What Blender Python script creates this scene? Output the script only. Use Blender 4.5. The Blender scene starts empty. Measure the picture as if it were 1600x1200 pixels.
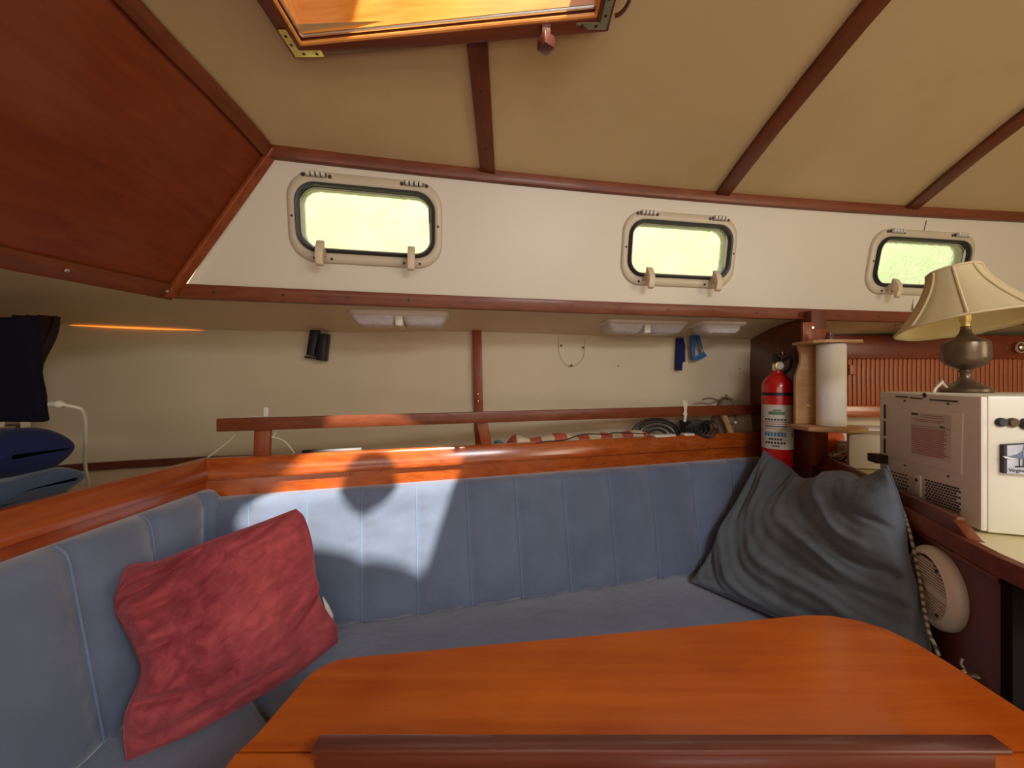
import bpy, bmesh, math, random
import numpy as np
from mathutils import Vector, Matrix, noise
random.seed(4)
V = Vector
Z0 = 1.15                      # eye height above the cabin sole; geometry below is written relative to eye level
SC = bpy.context.scene
C = SC.collection

# ---------------------------------------------------------------- camera, world, sun, lights, exposure
cam_d = bpy.data.cameras.new('camera'); cam = bpy.data.objects.new('camera', cam_d); C.objects.link(cam)
cam.location = (0, 0, Z0); cam.rotation_euler = (math.pi/2, 0, 0)
cam_d.sensor_width = 36; cam_d.lens = 13.5; cam_d.shift_y = -5/1600; cam_d.clip_start = 0.02
SC.camera = cam
SC.view_settings.view_transform = 'Standard'; SC.view_settings.look = 'None'
SC.view_settings.gamma = 1; SC.view_settings.use_curve_mapping = False
SC.view_settings.exposure = 0.1
SC.cycles.use_denoising = True
SC.cycles.max_bounces = 10; SC.cycles.diffuse_bounces = 6; SC.cycles.transmission_bounces = 8
SC.cycles.sample_clamp_indirect = 6; SC.cycles.caustics_refractive = False; SC.cycles.caustics_reflective = False

w = bpy.data.worlds.new('world'); SC.world = w; w.use_nodes = True
nt = w.node_tree; bg = nt.nodes['Background']
tc = nt.nodes.new('ShaderNodeTexCoord'); sx = nt.nodes.new('ShaderNodeSeparateXYZ'); rp = nt.nodes.new('ShaderNodeValToRGB')
nt.links.new(tc.outputs['Generated'], sx.inputs[0]); nt.links.new(sx.outputs['Z'], rp.inputs[0])
nz = nt.nodes.new('ShaderNodeTexNoise'); nz.inputs['Scale'].default_value = 6; nz.inputs['Detail'].default_value = 4
nt.links.new(tc.outputs['Generated'], nz.inputs['Vector'])
ad = nt.nodes.new('ShaderNodeMath'); ad.operation = 'MULTIPLY_ADD'; ad.inputs[1].default_value = 0.25; ad.inputs[2].default_value = -0.12
nt.links.new(nz.outputs['Fac'], ad.inputs[0])
ad2 = nt.nodes.new('ShaderNodeMath'); ad2.operation = 'ADD'
nt.links.new(sx.outputs['Z'], ad2.inputs[0]); nt.links.new(ad.outputs[0], ad2.inputs[1]); nt.links.new(ad2.outputs[0], rp.inputs[0])
e = rp.color_ramp.elements
e[0].position = 0.0; e[0].color = (0.34, 0.44, 0.18, 1)
e[1].position = 0.7; e[1].color = (0.75, 0.9, 1.0, 1)
k = e.new(0.25); k.color = (0.82, 0.86, 0.48, 1)
k = e.new(0.48); k.color = (0.88, 0.94, 0.66, 1)
nt.links.new(rp.outputs[0], bg.inputs['Color']); bg.inputs['Strength'].default_value = 1.3

sd = bpy.data.lights.new('sun', 'SUN'); sun = bpy.data.objects.new('sun', sd); C.objects.link(sun)
sun.rotation_euler = V((-0.28, 0.57, -1)).to_track_quat('-Z', 'Y').to_euler()
sd.energy = 14.0; sd.angle = math.radians(1.2); sd.color = (1, 0.88, 0.74)

def area(name, loc, direction, sxx, syy, power, col):
    d = bpy.data.lights.new(name, 'AREA'); o = bpy.data.objects.new(name, d); C.objects.link(o)
    o.location = V(loc)+V((0, 0, Z0)); o.rotation_euler = V(direction).to_track_quat('-Z', 'Y').to_euler()
    d.shape = 'RECTANGLE'; d.size = sxx; d.size_y = syy; d.energy = power; d.color = col
    return o
area('companionway_side_fill', (2.6, -0.9, 0.25), (-1, 0.75, -0.1), 1.0, 0.9, 18, (1, 0.88, 0.66))  # fill lamp added on the companionway side
area('opposite_side_fill', (0.0, -1.2, 0.42), (0.05, 1, -0.25), 2.2, 0.22, 6, (1, 0.97, 0.9))  # added strip lamp, brightens the cabin from behind the camera
area('low_upward_fill', (0.4, -1.15, -0.45), (0, 1, 0.55), 2.4, 0.8, 9, (1, 0.92, 0.80))  # added low lamp tilted up to lift the ceiling
area('overhead_fill', (0.9, -0.55, 0.74), (-0.1, 0.55, -1), 0.6, 0.45, 24, (0.95, 0.97, 1.0))  # added lamp overhead, brightens the seat and table

# ---------------------------------------------------------------- helpers
HY, F = 595.0, 600.0
def ray(px, py): return V(((px-800)/F, 1.0, (HY-py)/F))
def at(px, py, t): return ray(px, py)*t
def atz(px, py, z): return ray(px, py)*(z*F/(HY-py))
def onplane(px, py, P0, n):
    r = ray(px, py); return r*(V(P0).dot(V(n))/r.dot(V(n)))

def tagk(o, label=None, cat=None, group=None, kind=None):
    if label: o['label'] = label
    if cat: o['category'] = cat
    if group: o['group'] = group
    if kind: o['kind'] = kind
    return o
def thing(name, label, cat, loc, group=None, kind=None):
    o = bpy.data.objects.new(name, None); o.empty_display_size = 0.02; C.objects.link(o)
    o.location = V(loc)+V((0, 0, Z0)); return tagk(o, label, cat, group, kind)

class MB:
    def __init__(s): s.v = []; s.f = []; s.m = []
    def add(s, vs, fs, mi=0):
        b = len(s.v); s.v += [V(p) for p in vs]
        for f in fs: s.f.append([b+i for i in f]); s.m.append(mi)
        return s
    def box(s, c, size, ax=None, mi=0):
        c = V(c); X, Y, Z = ax if ax else (V((1, 0, 0)), V((0, 1, 0)), V((0, 0, 1)))
        a, b, h = size[0]/2, size[1]/2, size[2]/2
        vs = [c+X*(i*a)+Y*(j*b)+Z*(k*h) for k in (-1, 1) for j in (-1, 1) for i in (-1, 1)]
        return s.add(vs, [(0, 2, 3, 1), (4, 5, 7, 6), (0, 1, 5, 4), (2, 6, 7, 3), (0, 4, 6, 2), (1, 3, 7, 5)], mi)
    def loft(s, rings, closed=True, caps=True, loop=False, mi=0):
        n = len(rings[0]); vs = [p for r in rings for p in r]; fs = []
        R = len(rings)
        for i in range(R if loop else R-1):
            j = (i+1) % R
            for k in range(n if closed else n-1):
                l = (k+1) % n
                fs.append((i*n+k, i*n+l, j*n+l, j*n+k))
        if caps and closed and not loop:
            fs.append(tuple(range(n))[::-1]); fs.append(tuple((R-1)*n+k for k in range(n)))
        return s.add(vs, fs, mi)
    def tube(s, pts, r, n=8, loop=False, mi=0, flat=1.0):
        pts = [V(p) for p in pts]; rings = []; N = len(pts); up = None
        for i, p in enumerate(pts):
            a = pts[i-1] if (i > 0 or loop) else p
            b = pts[(i+1) % N] if (i < N-1 or loop) else p
            d = (b-a).normalized()
            if up is None:
                up = V((0, 0, 1)) if abs(d.z) < .9 else V((1, 0, 0))
            u = (up-d*up.dot(d)).normalized(); v = d.cross(u); up = u
            rr = r[i] if isinstance(r, (list, tuple)) else r
            rings.append([p+u*(math.cos(2*math.pi*k/n)*rr*flat)+v*(math.sin(2*math.pi*k/n)*rr) for k in range(n)])
        return s.loft(rings, loop=loop, mi=mi)
    def lathe(s, prof, o, ax=None, n=24, mi=0):
        o = V(o); X, Y, Z = ax if ax else (V((1, 0, 0)), V((0, 1, 0)), V((0, 0, 1)))
        rings = [[o+Z*z+(X*math.cos(2*math.pi*k/n)+Y*math.sin(2*math.pi*k/n))*max(r, 1e-4) for k in range(n)] for r, z in prof]
        return s.loft(rings, mi=mi)
    def prism(s, pts, vec, mi=0):
        pts = [V(p) for p in pts]; return s.loft([pts, [p+V(vec) for p in pts]], mi=mi)
    def build(s, name, mats, parent=None, bevel=0, smooth=True, angle=38, label=None, origin=None):
        if not isinstance(mats, (list, tuple)): mats = [mats]
        off = V((0, 0, Z0))
        if parent is not None:
            base = V((0, 0, 0)); p = parent
            while p is not None: base += p.location; p = p.parent
        else:
            lo = V([min(p[i] for p in s.v) for i in range(3)]); hi = V([max(p[i] for p in s.v) for i in range(3)])
            base = V(((lo.x+hi.x)/2, (lo.y+hi.y)/2, lo.z))+off
        me = bpy.data.meshes.new(name)
        me.from_pydata([tuple(p+off-base) for p in s.v], [], s.f)
        for m in mats: me.materials.append(m)
        me.polygons.foreach_set('material_index', s.m)
        bm = bmesh.new(); bm.from_mesh(me)
        bmesh.ops.remove_doubles(bm, verts=bm.verts, dist=1e-6)
        bmesh.ops.recalc_face_normals(bm, faces=bm.faces)
        if bevel:
            es = [x for x in bm.edges if len(x.link_faces) == 2 and x.calc_face_angle(0) > .6]
            bmesh.ops.bevel(bm, geom=es, offset=bevel, segments=2, profile=.5, affect='EDGES', clamp_overlap=True)
        for f in bm.faces: f.smooth = smooth
        for x in bm.edges:
            if len(x.link_faces) == 2 and x.calc_face_angle(0) > math.radians(angle): x.smooth = False
        bm.to_mesh(me); bm.free()
        o = bpy.data.objects.new(name, me); C.objects.link(o)
        if parent is None: o.location = base
        else: o.parent = parent
        if label: o['label'] = label
        return o

def copies(o, parent, offsets):
    for d in offsets:
        c = o.copy(); C.objects.link(c); c.parent = parent; c.location = o.location+V(d)

def disc(c, n, r, h, seg=10):
    n = V(n).normalized(); u = n.orthogonal().normalized(); v = n.cross(u)
    m = MB(); m.lathe([(r, 0), (r, h*.6), (r*.75, h)], c, (u, v, n), seg); return m
def rrect(w_, h_, r, n=6):
    out = []
    for cx, cy, a0 in ((w_/2-r, h_/2-r, 0), (-w_/2+r, h_/2-r, 90), (-w_/2+r, -h_/2+r, 180), (w_/2-r, -h_/2+r, 270)):
        for i in range(n+1):
            a = math.radians(a0+90*i/n); out.append((cx+r*math.cos(a), cy+r*math.sin(a)))
    return out
def spline(pts, n):
    pts = [V(p) for p in pts]; P = [pts[0]*2-pts[1]]+pts+[pts[-1]*2-pts[-2]]; out = []
    L = [0]
    for i in range(len(pts)-1): L.append(L[-1]+(pts[i+1]-pts[i]).length)
    for k in range(n):
        d = L[-1]*k/(n-1); i = 0
        while i < len(pts)-2 and L[i+1] < d: i += 1
        t = (d-L[i])/max(1e-9, L[i+1]-L[i])
        a, b, c, e_ = P[i], P[i+1], P[i+2], P[i+3]
        out.append(.5*((2*b)+(c-a)*t+(2*a-5*b+4*c-e_)*t*t+(3*b-a-3*c+e_)*t**3))
    return out

# ---------------------------------------------------------------- materials
def base_mat(name):
    m = bpy.data.materials.new(name); m.use_nodes = True
    return m, m.node_tree, m.node_tree.nodes['Principled BSDF']
def mat(name, col, rough=.5, metal=0, var=.08, scale=8, bump=0, bscale=60, coat=0, sheen=0, spec=.5, trans=0, stain=None):
    m, t, b = base_mat(name)
    co = t.nodes.new('ShaderNodeTexCoord'); n = t.nodes.new('ShaderNodeTexNoise'); n.inputs['Scale'].default_value = scale; n.inputs['Detail'].default_value = 5
    t.links.new(co.outputs['Object'], n.inputs['Vector'])
    mx = t.nodes.new('ShaderNodeMix'); mx.data_type = 'RGBA'
    mx.inputs[6].default_value = (*[c*(1-var) for c in col], 1); mx.inputs[7].default_value = (*[min(1, c*(1+var)) for c in col], 1)
    t.links.new(n.outputs['Fac'], mx.inputs[0]); out = mx.outputs[2]
    if stain:
        n2 = t.nodes.new('ShaderNodeTexNoise'); n2.inputs['Scale'].default_value = 2.3; n2.inputs['Detail'].default_value = 7; n2.inputs['Roughness'].default_value = .65
        t.links.new(co.outputs['Object'], n2.inputs['Vector'])
        r2 = t.nodes.new('ShaderNodeValToRGB'); r2.color_ramp.elements[0].position = .5; r2.color_ramp.elements[1].position = .78
        r2.color_ramp.elements[0].color = (0, 0, 0, 1); r2.color_ramp.elements[1].color = (.55, .55, .55, 1)
        t.links.new(n2.outputs['Fac'], r2.inputs[0])
        m2 = t.nodes.new('ShaderNodeMix'); m2.data_type = 'RGBA'; m2.inputs[7].default_value = (*stain, 1)
        t.links.new(r2.outputs[0], m2.inputs[0]); t.links.new(out, m2.inputs[6]); out = m2.outputs[2]
    t.links.new(out, b.inputs['Base Color'])
    b.inputs['Roughness'].default_value = rough; b.inputs['Metallic'].default_value = metal
    b.inputs['Coat Weight'].default_value = coat; b.inputs['Coat Roughness'].default_value = .12
    b.inputs['Sheen Weight'].default_value = sheen; b.inputs['Specular IOR Level'].default_value = spec
    b.inputs['Transmission Weight'].default_value = trans
    if bump:
        nb = t.nodes.new('ShaderNodeTexNoise'); nb.inputs['Scale'].default_value = bscale; nb.inputs['Detail'].default_value = 4
        t.links.new(co.outputs['Object'], nb.inputs['Vector'])
        bp = t.nodes.new('ShaderNodeBump'); bp.inputs['Strength'].default_value = bump; bp.inputs['Distance'].default_value = .004
        t.links.new(nb.outputs['Fac'], bp.inputs['Height']); t.links.new(bp.outputs[0], b.inputs['Normal'])
    return m
def wood(name, dark, light, axis='x', rough=.32, coat=.5, sc=1.0, spec=.5, blotch=.35, haze=None):
    m, t, b = base_mat(name)
    co = t.nodes.new('ShaderNodeTexCoord'); mp = t.nodes.new('ShaderNodeMapping')
    s = {'x': (2.2, 34, 34), 'y': (34, 2.2, 34), 'z': (34, 34, 2.2)}[axis]
    mp.inputs['Scale'].default_value = [q*sc for q in s]
    t.links.new(co.outputs['Object'], mp.inputs['Vector'])
    n = t.nodes.new('ShaderNodeTexNoise'); n.inputs['Scale'].default_value = 1.6; n.inputs['Detail'].default_value = 8; n.inputs['Roughness'].default_value = .62; n.inputs['Distortion'].default_value = .6
    t.links.new(mp.outputs[0], n.inputs['Vector'])
    n2 = t.nodes.new('ShaderNodeTexNoise'); n2.inputs['Scale'].default_value = 3.2; n2.inputs['Detail'].default_value = 4; n2.inputs['Distortion'].default_value = .8
    t.links.new(co.outputs['Object'], n2.inputs['Vector'])
    a = t.nodes.new('ShaderNodeMix'); a.data_type = 'FLOAT'; a.inputs[0].default_value = blotch
    t.links.new(n.outputs['Fac'], a.inputs[2]); t.links.new(n2.outputs['Fac'], a.inputs[3])
    r = t.nodes.new('ShaderNodeValToRGB'); e = r.color_ramp.elements
    e[0].position = .36; e[0].color = (*dark, 1); e[1].position = .66; e[1].color = (*light, 1)
    t.links.new(a.outputs[0], r.inputs[0]); out = r.outputs[0]
    if haze:
        n4 = t.nodes.new('ShaderNodeTexNoise'); n4.inputs['Scale'].default_value = 1.7; n4.inputs['Detail'].default_value = 3; n4.inputs['Distortion'].default_value = 1.2
        t.links.new(co.outputs['Object'], n4.inputs['Vector']); r4 = t.nodes.new('ShaderNodeValToRGB'); r4.color_ramp.elements[0].position = .55; r4.color_ramp.elements[1].position = .75
        r4.color_ramp.elements[1].color = (.45, .45, .45, 1); t.links.new(n4.outputs['Fac'], r4.inputs[0])
        m4 = t.nodes.new('ShaderNodeMix'); m4.data_type = 'RGBA'; m4.inputs[7].default_value = (*haze, 1); t.links.new(r4.outputs[0], m4.inputs[0]); t.links.new(out, m4.inputs[6]); out = m4.outputs[2]
    t.links.new(out, b.inputs['Base Color'])
    b.inputs['Roughness'].default_value = rough; b.inputs['Coat Weight'].default_value = coat; b.inputs['Coat Roughness'].default_value = .16
    b.inputs['Specular IOR Level'].default_value = spec
    bp = t.nodes.new('ShaderNodeBump'); bp.inputs['Strength'].default_value = .12; bp.inputs['Distance'].default_value = .002
    t.links.new(n.outputs['Fac'], bp.inputs['Height']); t.links.new(bp.outputs[0], b.inputs['Normal'])
    return m

M = {}
M['paint'] = mat('cream_paint', (.66, .54, .36), .55, var=.04, scale=3, stain=(.60, .50, .34))
M['ceil'] = mat('ceiling_laminate', (.58, .44, .23), .45, var=.10, scale=1.6, stain=(.46, .34, .13))
M['hull'] = mat('hull_liner', (.57, .48, .33), .6, var=.06, scale=3, stain=(.50, .40, .26), bump=.1, bscale=20)
M['white'] = mat('cabin_side_white', (.64, .58, .47), .4, var=.05, scale=1.6)
M['mahog'] = wood('mahogany_panel', (.125, .018, .0025), (.19, .034, .005), 'y', .45, .15, .8, spec=.3, haze=(.25, .085, .035))
M['trimx'] = wood('mahogany_trim_long', (.12, .025, .007), (.21, .052, .014), 'x', .45, .12, spec=.35)
M['trimy'] = wood('mahogany_trim_across', (.10, .022, .006), (.18, .043, .012), 'y', .45, .12, spec=.35)
M['trimz'] = wood('mahogany_trim_upright', (.17, .032, .007), (.30, .070, .015), 'z', .45, .15, spec=.35)
M['teakx'] = wood('varnished_cap', (.25, .042, .005), (.47, .105, .013), 'x', .24, .7)
M['teaky'] = wood('varnished_cap_across', (.23, .038, .005), (.40, .085, .011), 'y', .28, .5)
M['table'] = wood('varnished_table', (.36, .060, .004), (.56, .135, .012), 'x', .3, .45, .7, blotch=.5, spec=.35)
M['fiddle'] = wood('dark_fiddle', (.085, .022, .014), (.14, .04, .025), 'x', .35, .5)
M['bulk'] = wood('bulkhead_veneer', (.085, .014, .006), (.13, .024, .009), 'z', .4, .4)
M['part'] = wood('partition_veneer', (.10, .022, .012), (.16, .04, .02), 'z', .42, .3)
M['tamb'] = wood('tambour_slats', (.28, .07, .025), (.46, .14, .05), 'z', .45, .2)
M['pine'] = wood('pine', (.42, .23, .10), (.58, .36, .18), 'x', .5, .1)
M['coam'] = wood('varnished_coaming', (.62, .20, .03), (.85, .40, .09), 'x', .2, .9)
M['blue'] = mat('blue_velvet', (.122, .160, .250), .85, var=.30, scale=9, sheen=.8, bump=.45, bscale=30, spec=.15)
M['blue2'] = mat('blue_velvet_stitch', (.15, .22, .37), .85, var=.1, scale=40, sheen=.5, spec=.1)
M['red'] = wood('dusty_red_chenille', (.19, .026, .040), (.56, .115, .125), 'y', .95, 0, .8, spec=.08, blotch=.6); M['red'].node_tree.nodes['Principled BSDF'].inputs['Sheen Weight'].default_value = .3; M['red'].node_tree.nodes['Principled BSDF'].inputs['Sheen Tint'].default_value = (1, .35, .38, 1)
M['grey'] = mat('slate_cord_fabric', (.125, .150, .175), .9, var=.22, scale=20, sheen=.2, bump=.35, bscale=110, spec=.1)
M['navy'] = mat('navy_fabric', (.014, .018, .075), .9, var=.2, sheen=.08, spec=.1, bump=.2)
M['steelblue'] = mat('slate_blue_blanket', (.055, .085, .15), .9, var=.2, sheen=.3, spec=.1, bump=.2)
M['black'] = mat('black_plastic', (.006, .006, .008), .45, var=.1)
M['blackr'] = mat('black_rubber', (.012, .012, .010), .5, var=.1, spec=.6)
M['tvcloth'] = mat('dark_cloth', (.008, .007, .016), .9, var=.3, spec=.1)
M['curtain'] = mat('brown_curtain', (.035, .018, .018), .85, var=.35, scale=30, spec=.2)
M['plast'] = mat('off_white_plastic', (.66, .62, .54), .4, var=.04)
M['frame'] = mat('beige_port_frame', (.55, .47, .34), .38, var=.07, scale=10)
M['dog'] = mat('cream_lever', (.66, .52, .36), .4, var=.05)
M['mw'] = mat('microwave_enamel', (.72, .69, .56), .35, var=.03, scale=3)
M['mwb'] = mat('microwave_back_panel', (.68, .64, .57), .4, var=.04, scale=4)
M['chrome'] = mat('chrome', (.75, .74, .70), .2, metal=1, var=.05)
M['brass'] = mat('brass', (.78, .62, .20), .35, metal=.6, var=.2, scale=60)
M['patina'] = mat('tarnished_brass', (.30, .33, .22), .5, metal=.4, var=.3, scale=60)
M['bronze'] = mat('antique_bronze', (.13, .085, .05), .32, metal=.55, var=.25, scale=12)
M['steel'] = mat('stainless', (.45, .43, .4), .35, metal=.9, var=.1)
M['screw'] = mat('screw_heads', (.06, .035, .02), .4, metal=.6, var=.1)
M['extred'] = mat('extinguisher_red', (.55, .008, .008), .25, var=.04, coat=.5)
M['label'] = mat('label_paper', (.60, .58, .52), .5, var=.04)
M['ink'] = mat('black_ink', (.03, .03, .035), .6)
M['inkblue'] = mat('blue_ink', (.05, .22, .42), .5)
M['inkgrn'] = mat('green_ink', (.12, .22, .12), .5)
M['inkred'] = mat('faded_red_ink', (.42, .17, .15), .6, var=.15, scale=50)
M['shade'] = mat('cream_lampshade', (.60, .50, .29), .8, var=.05, scale=20, spec=.1)
M['shadein'] = mat('lampshade_lining', (.78, .64, .30), .8, var=.05, scale=20, spec=.1)
M['paper'] = mat('paper_towel', (.82, .80, .72), .9, var=.04, scale=30, bump=.3, bscale=120, spec=.1)
M['counter'] = mat('cream_laminate', (.66, .57, .32), .35, var=.05, scale=12)
M['floor'] = wood('sole_boards', (.16, .06, .02), (.3, .13, .05), 'x', .4, .3)
M['orange'] = mat('orange_wrapper', (.75, .13, .03), .35, var=.3, scale=20)
M['cord'] = mat('white_cord', (.62, .58, .46), .5, var=.1)
M['blueweb'] = mat('blue_webbing', (.015, .10, .26), .7, var=.2, scale=30)
M['darkgal'] = mat('galley_space_shade', (.010, .008, .008), .9, spec=.05)  # shade of the open galley space put into the base colour
M['bark'] = mat('bag_mesh', (.20, .15, .09), .8, var=.4, scale=50)

# flag cloth: broad red and cream stripes across the roll
m, t, b = base_mat('striped_cloth'); M['flag'] = m
co = t.nodes.new('ShaderNodeTexCoord'); sp = t.nodes.new('ShaderNodeSeparateXYZ'); t.links.new(co.outputs['Object'], sp.inputs[0])
nn = t.nodes.new('ShaderNodeTexNoise'); nn.inputs['Scale'].default_value = 9; t.links.new(co.outputs['Object'], nn.inputs['Vector'])
ma = t.nodes.new('ShaderNodeMath'); ma.operation = 'MULTIPLY_ADD'; ma.inputs[1].default_value = .035; t.links.new(nn.outputs['Fac'], ma.inputs[0]); t.links.new(sp.outputs['X'], ma.inputs[2])
mb_ = t.nodes.new('ShaderNodeMath'); mb_.operation = 'MULTIPLY'; mb_.inputs[1].default_value = 1/.095; t.links.new(ma.outputs[0], mb_.inputs[0])
mc = t.nodes.new('ShaderNodeMath'); mc.operation = 'FRACT'; t.links.new(mb_.outputs[0], mc.inputs[0])
md = t.nodes.new('ShaderNodeMath'); md.operation = 'GREATER_THAN'; md.inputs[1].default_value = .5; t.links.new(mc.outputs[0], md.inputs[0])
mx = t.nodes.new('ShaderNodeMix'); mx.data_type = 'RGBA'; mx.inputs[6].default_value = (.52, .10, .06, 1); mx.inputs[7].default_value = (.66, .56, .40, 1)
t.links.new(md.outputs[0], mx.inputs[0]); t.links.new(mx.outputs[2], b.inputs['Base Color']); b.inputs['Roughness'].default_value = .9

# weathered portlight glass, lens plastic
def glass(name, col, rough, bump=0, bs=40, tr=1.0):
    m, t, b = base_mat(name)
    b.inputs['Base Color'].default_value = (*col, 1); b.inputs['Roughness'].default_value = rough
    b.inputs['Transmission Weight'].default_value = tr; b.inputs['IOR'].default_value = 1.3
    co = t.nodes.new('ShaderNodeTexCoord'); n = t.nodes.new('ShaderNodeTexNoise'); n.inputs['Scale'].default_value = bs; n.inputs['Detail'].default_value = 6
    t.links.new(co.outputs['Object'], n.inputs['Vector'])
    if bump:
        bp = t.nodes.new('ShaderNodeBump'); bp.inputs['Strength'].default_value = bump; bp.inputs['Distance'].default_value = .003
        t.links.new(n.outputs['Fac'], bp.inputs['Height']); t.links.new(bp.outputs[0], b.inputs['Normal'])
    if bump:
        r_ = t.nodes.new('ShaderNodeValToRGB'); r_.color_ramp.elements[0].position = .35; r_.color_ramp.elements[1].position = .6
        r_.color_ramp.elements[0].color = (col[0]*.86, col[1]*.92, col[2]*.84, 1); r_.color_ramp.elements[1].color = (*col, 1)
        n3 = t.nodes.new('ShaderNodeTexNoise'); n3.inputs['Scale'].default_value = 14; n3.inputs['Detail'].default_value = 9; n3.inputs['Roughness'].default_value = .7
        t.links.new(co.outputs['Object'], n3.inputs['Vector']); t.links.new(n3.outputs['Fac'], r_.inputs[0]); t.links.new(r_.outputs[0], b.inputs['Base Color'])
    return m
M['pane'] = glass('misted_pane', (.97, 1, .92), .16, .8, 60)
m, t, b = base_mat('clear_acrylic'); M['clear'] = m
tr_ = t.nodes.new('ShaderNodeBsdfTransparent'); tr_.inputs[0].default_value = (.95, .95, .93, 1); ms = t.nodes.new('ShaderNodeMixShader'); ms.inputs[0].default_value = .06
t.links.new(tr_.outputs[0], ms.inputs[1]); t.links.new(b.outputs[0], ms.inputs[2]); t.links.new(ms.outputs[0], t.nodes['Material Output'].inputs['Surface']); b.inputs['Roughness'].default_value = .05
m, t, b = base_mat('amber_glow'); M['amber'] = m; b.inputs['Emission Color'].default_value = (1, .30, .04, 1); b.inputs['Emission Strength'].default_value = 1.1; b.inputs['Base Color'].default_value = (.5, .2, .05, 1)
M['lens'] = mat('ribbed_lens', (.52, .48, .48), .22, var=.15, scale=60, bump=.5, bscale=90, spec=.8)

# two-colour rope
m, t, b = base_mat('flecked_rope'); M['rope'] = m
co = t.nodes.new('ShaderNodeTexCoord'); wv = t.nodes.new('ShaderNodeTexWave'); wv.bands_direction = 'DIAGONAL'; wv.inputs['Scale'].default_value = 28
t.links.new(co.outputs['Object'], wv.inputs['Vector']); r = t.nodes.new('ShaderNodeValToRGB'); r.color_ramp.interpolation = 'CONSTANT'
r.color_ramp.elements[0].color = (.10, .08, .05, 1); r.color_ramp.elements[1].position = .4; r.color_ramp.elements[1].color = (.42, .36, .24, 1)
t.links.new(wv.outputs['Fac'], r.inputs[0]); t.links.new(r.outputs[0], b.inputs['Base Color']); b.inputs['Roughness'].default_value = .8

# ---------------------------------------------------------------- plan curves
def fit(pix, z, deg=2):
    P = [atz(x, y, z) for x, y in pix]; return np.polyfit([p.x for p in P], [p.y for p in P], deg)
cL = fit([(270, 465), (500, 473), (752, 483), (1000, 491), (1200, 497), (1420, 503)], .236)
cU = fit([(425, 235), (600, 252), (775, 270), (950, 288), (1120, 304), (1270, 318), (1410, 328), (1600, 334)], .65)
def L0(x): return float(np.polyval(cL, min(x, 2.0)))+max(0, x-2)*.05
def U0(x): return float(np.polyval(cU, min(x, 2.0)))+max(0, x-2)*.05
ZL, ZU = .236, .65
def W(x, z):                                  # cabin side surface
    f = (z-ZL)/(ZU-ZL); return V((x, L0(x)*(1-f)+U0(x)*f, z))
def Wn(x):                                    # its horizontal normal, into the room
    d = L0(x+.01)-L0(x-.01); return V((d, -.02, 0)).normalized()
def zc(x, y):
    s = U0(x)-y; return ZU+.267*s-.107*s*s
BL0 = lambda x, off=0: 1.352+.303*x+off*1.045  # settee board plan line
BD = V((1, .303, 0)).normalized(); BN = V((-.303, 1, 0)).normalized()
PB = [(-.957, 1.073), (-1.032, .774), (-1.06, .3), (-1.06, -1.3)]        # forward panel, lower edge (x,y)
PT = [(-.668, 1.083), (-.682, .93), (-.700, .84), (-.715, .74), (-.74, .3), (-.74, -1.3)]           # upper edge
HULL = [(-2.0, -1.3, .2), (-2.0, .4, .2), (-1.85, 1.05, .2), (-1.6, 1.34, .201), (-1.4, 1.435, .2), (-1.2, 1.5, .2), (-.8, 1.57, .199), (-.13, 1.62, .208), (.5, 1.69, .194), (1.1, 1.77, .19), (1.8, 1.84, .2), (3.2, 1.9, .2)]

# ---------------------------------------------------------------- setting
def structure(o): o['kind'] = 'structure'; return o
m = MB(); m.add([(-2.2, -1.5, -1.15), (3.3, -1.5, -1.15), (3.3, 2.2, -1.15), (-2.2, 2.2, -1.15)], [(0, 1, 2, 3)]); structure(m.build('floor', M['floor']))

# cabin side with three portlight openings
ports_px = [((575, 347), 240, 134), ((1062, 392), 178, 112), ((1437, 412), 163, 98)]
def wallpt(px, py):
    x, z = 0.5, .45
    lo, hi = -1.0, 3.0
    for _ in range(60):
        z_lo = None
        # bisection on x: the wall point on this ray
        mid = (lo+hi)/2; r = ray(px, py)
        # depth where the ray meets column mid
        zz = .45
        for _k in range(8):
            y = W(mid, zz).y; zz = r.z*y
        if r.x*y > mid: lo = mid
        else: hi = mid
    return mid, zz
ports = []
for (cx, cy), wpx, hpx in ports_px:
    x, z = wallpt(cx, cy); xl, _ = wallpt(cx-wpx/2, cy); xr, _ = wallpt(cx+wpx/2, cy)
    y = W(x, z).y; ports.append((x, z, (V((xr, L0(xr), 0))-V((xl, L0(xl), 0))).length, hpx/600*y*.985))
xs = set([-.957+(4.2)*i/40 for i in range(41)]); holes = []
for x, z, ww, hh in ports:
    d = ww/2*.80; holes.append((x-d, x+d, z-hh*.34, z+hh*.34)); xs |= {x-d, x+d}
xs = sorted(xs); m = MB()
def ztop(x): return ZU
def wx(x, z):                                  # left end follows the slanted forward panel
    f = (z-ZL)/(ZU-ZL); xl = -.957*(1-f)-.677*f
    return max(x, xl)
for i in range(len(xs)-1):
    a, b2 = xs[i], xs[i+1]; zs = [ZL, .36, .5, ZU]
    hole = next((h for h in holes if a >= h[0]-1e-6 and b2 <= h[1]+1e-6), None)
    if hole: zs = [ZL, hole[2], hole[3], ZU]
    for k in range(3):
        if hole and k == 1: continue
        m.add([W(wx(a, zs[k]), zs[k]), W(wx(b2, zs[k]), zs[k]), W(wx(b2, zs[k+1]), zs[k+1]), W(wx(a, zs[k+1]), zs[k+1])], [(0, 1, 2, 3)])
cabin_side = structure(m.build('wall_cabin_side', M['white']))
# hairline panel joint at the aft portlight
p0 = wallpt(1447, 345); p1 = wallpt(1443, 362)
m = MB(); m.tube([W(p0[0], p0[1])+Wn(p0[0])*.001, W(p1[0], p1[1])+Wn(p1[0])*.001], .0015, 5); m.build('panel_joint', M['screw'], cabin_side)
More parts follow.
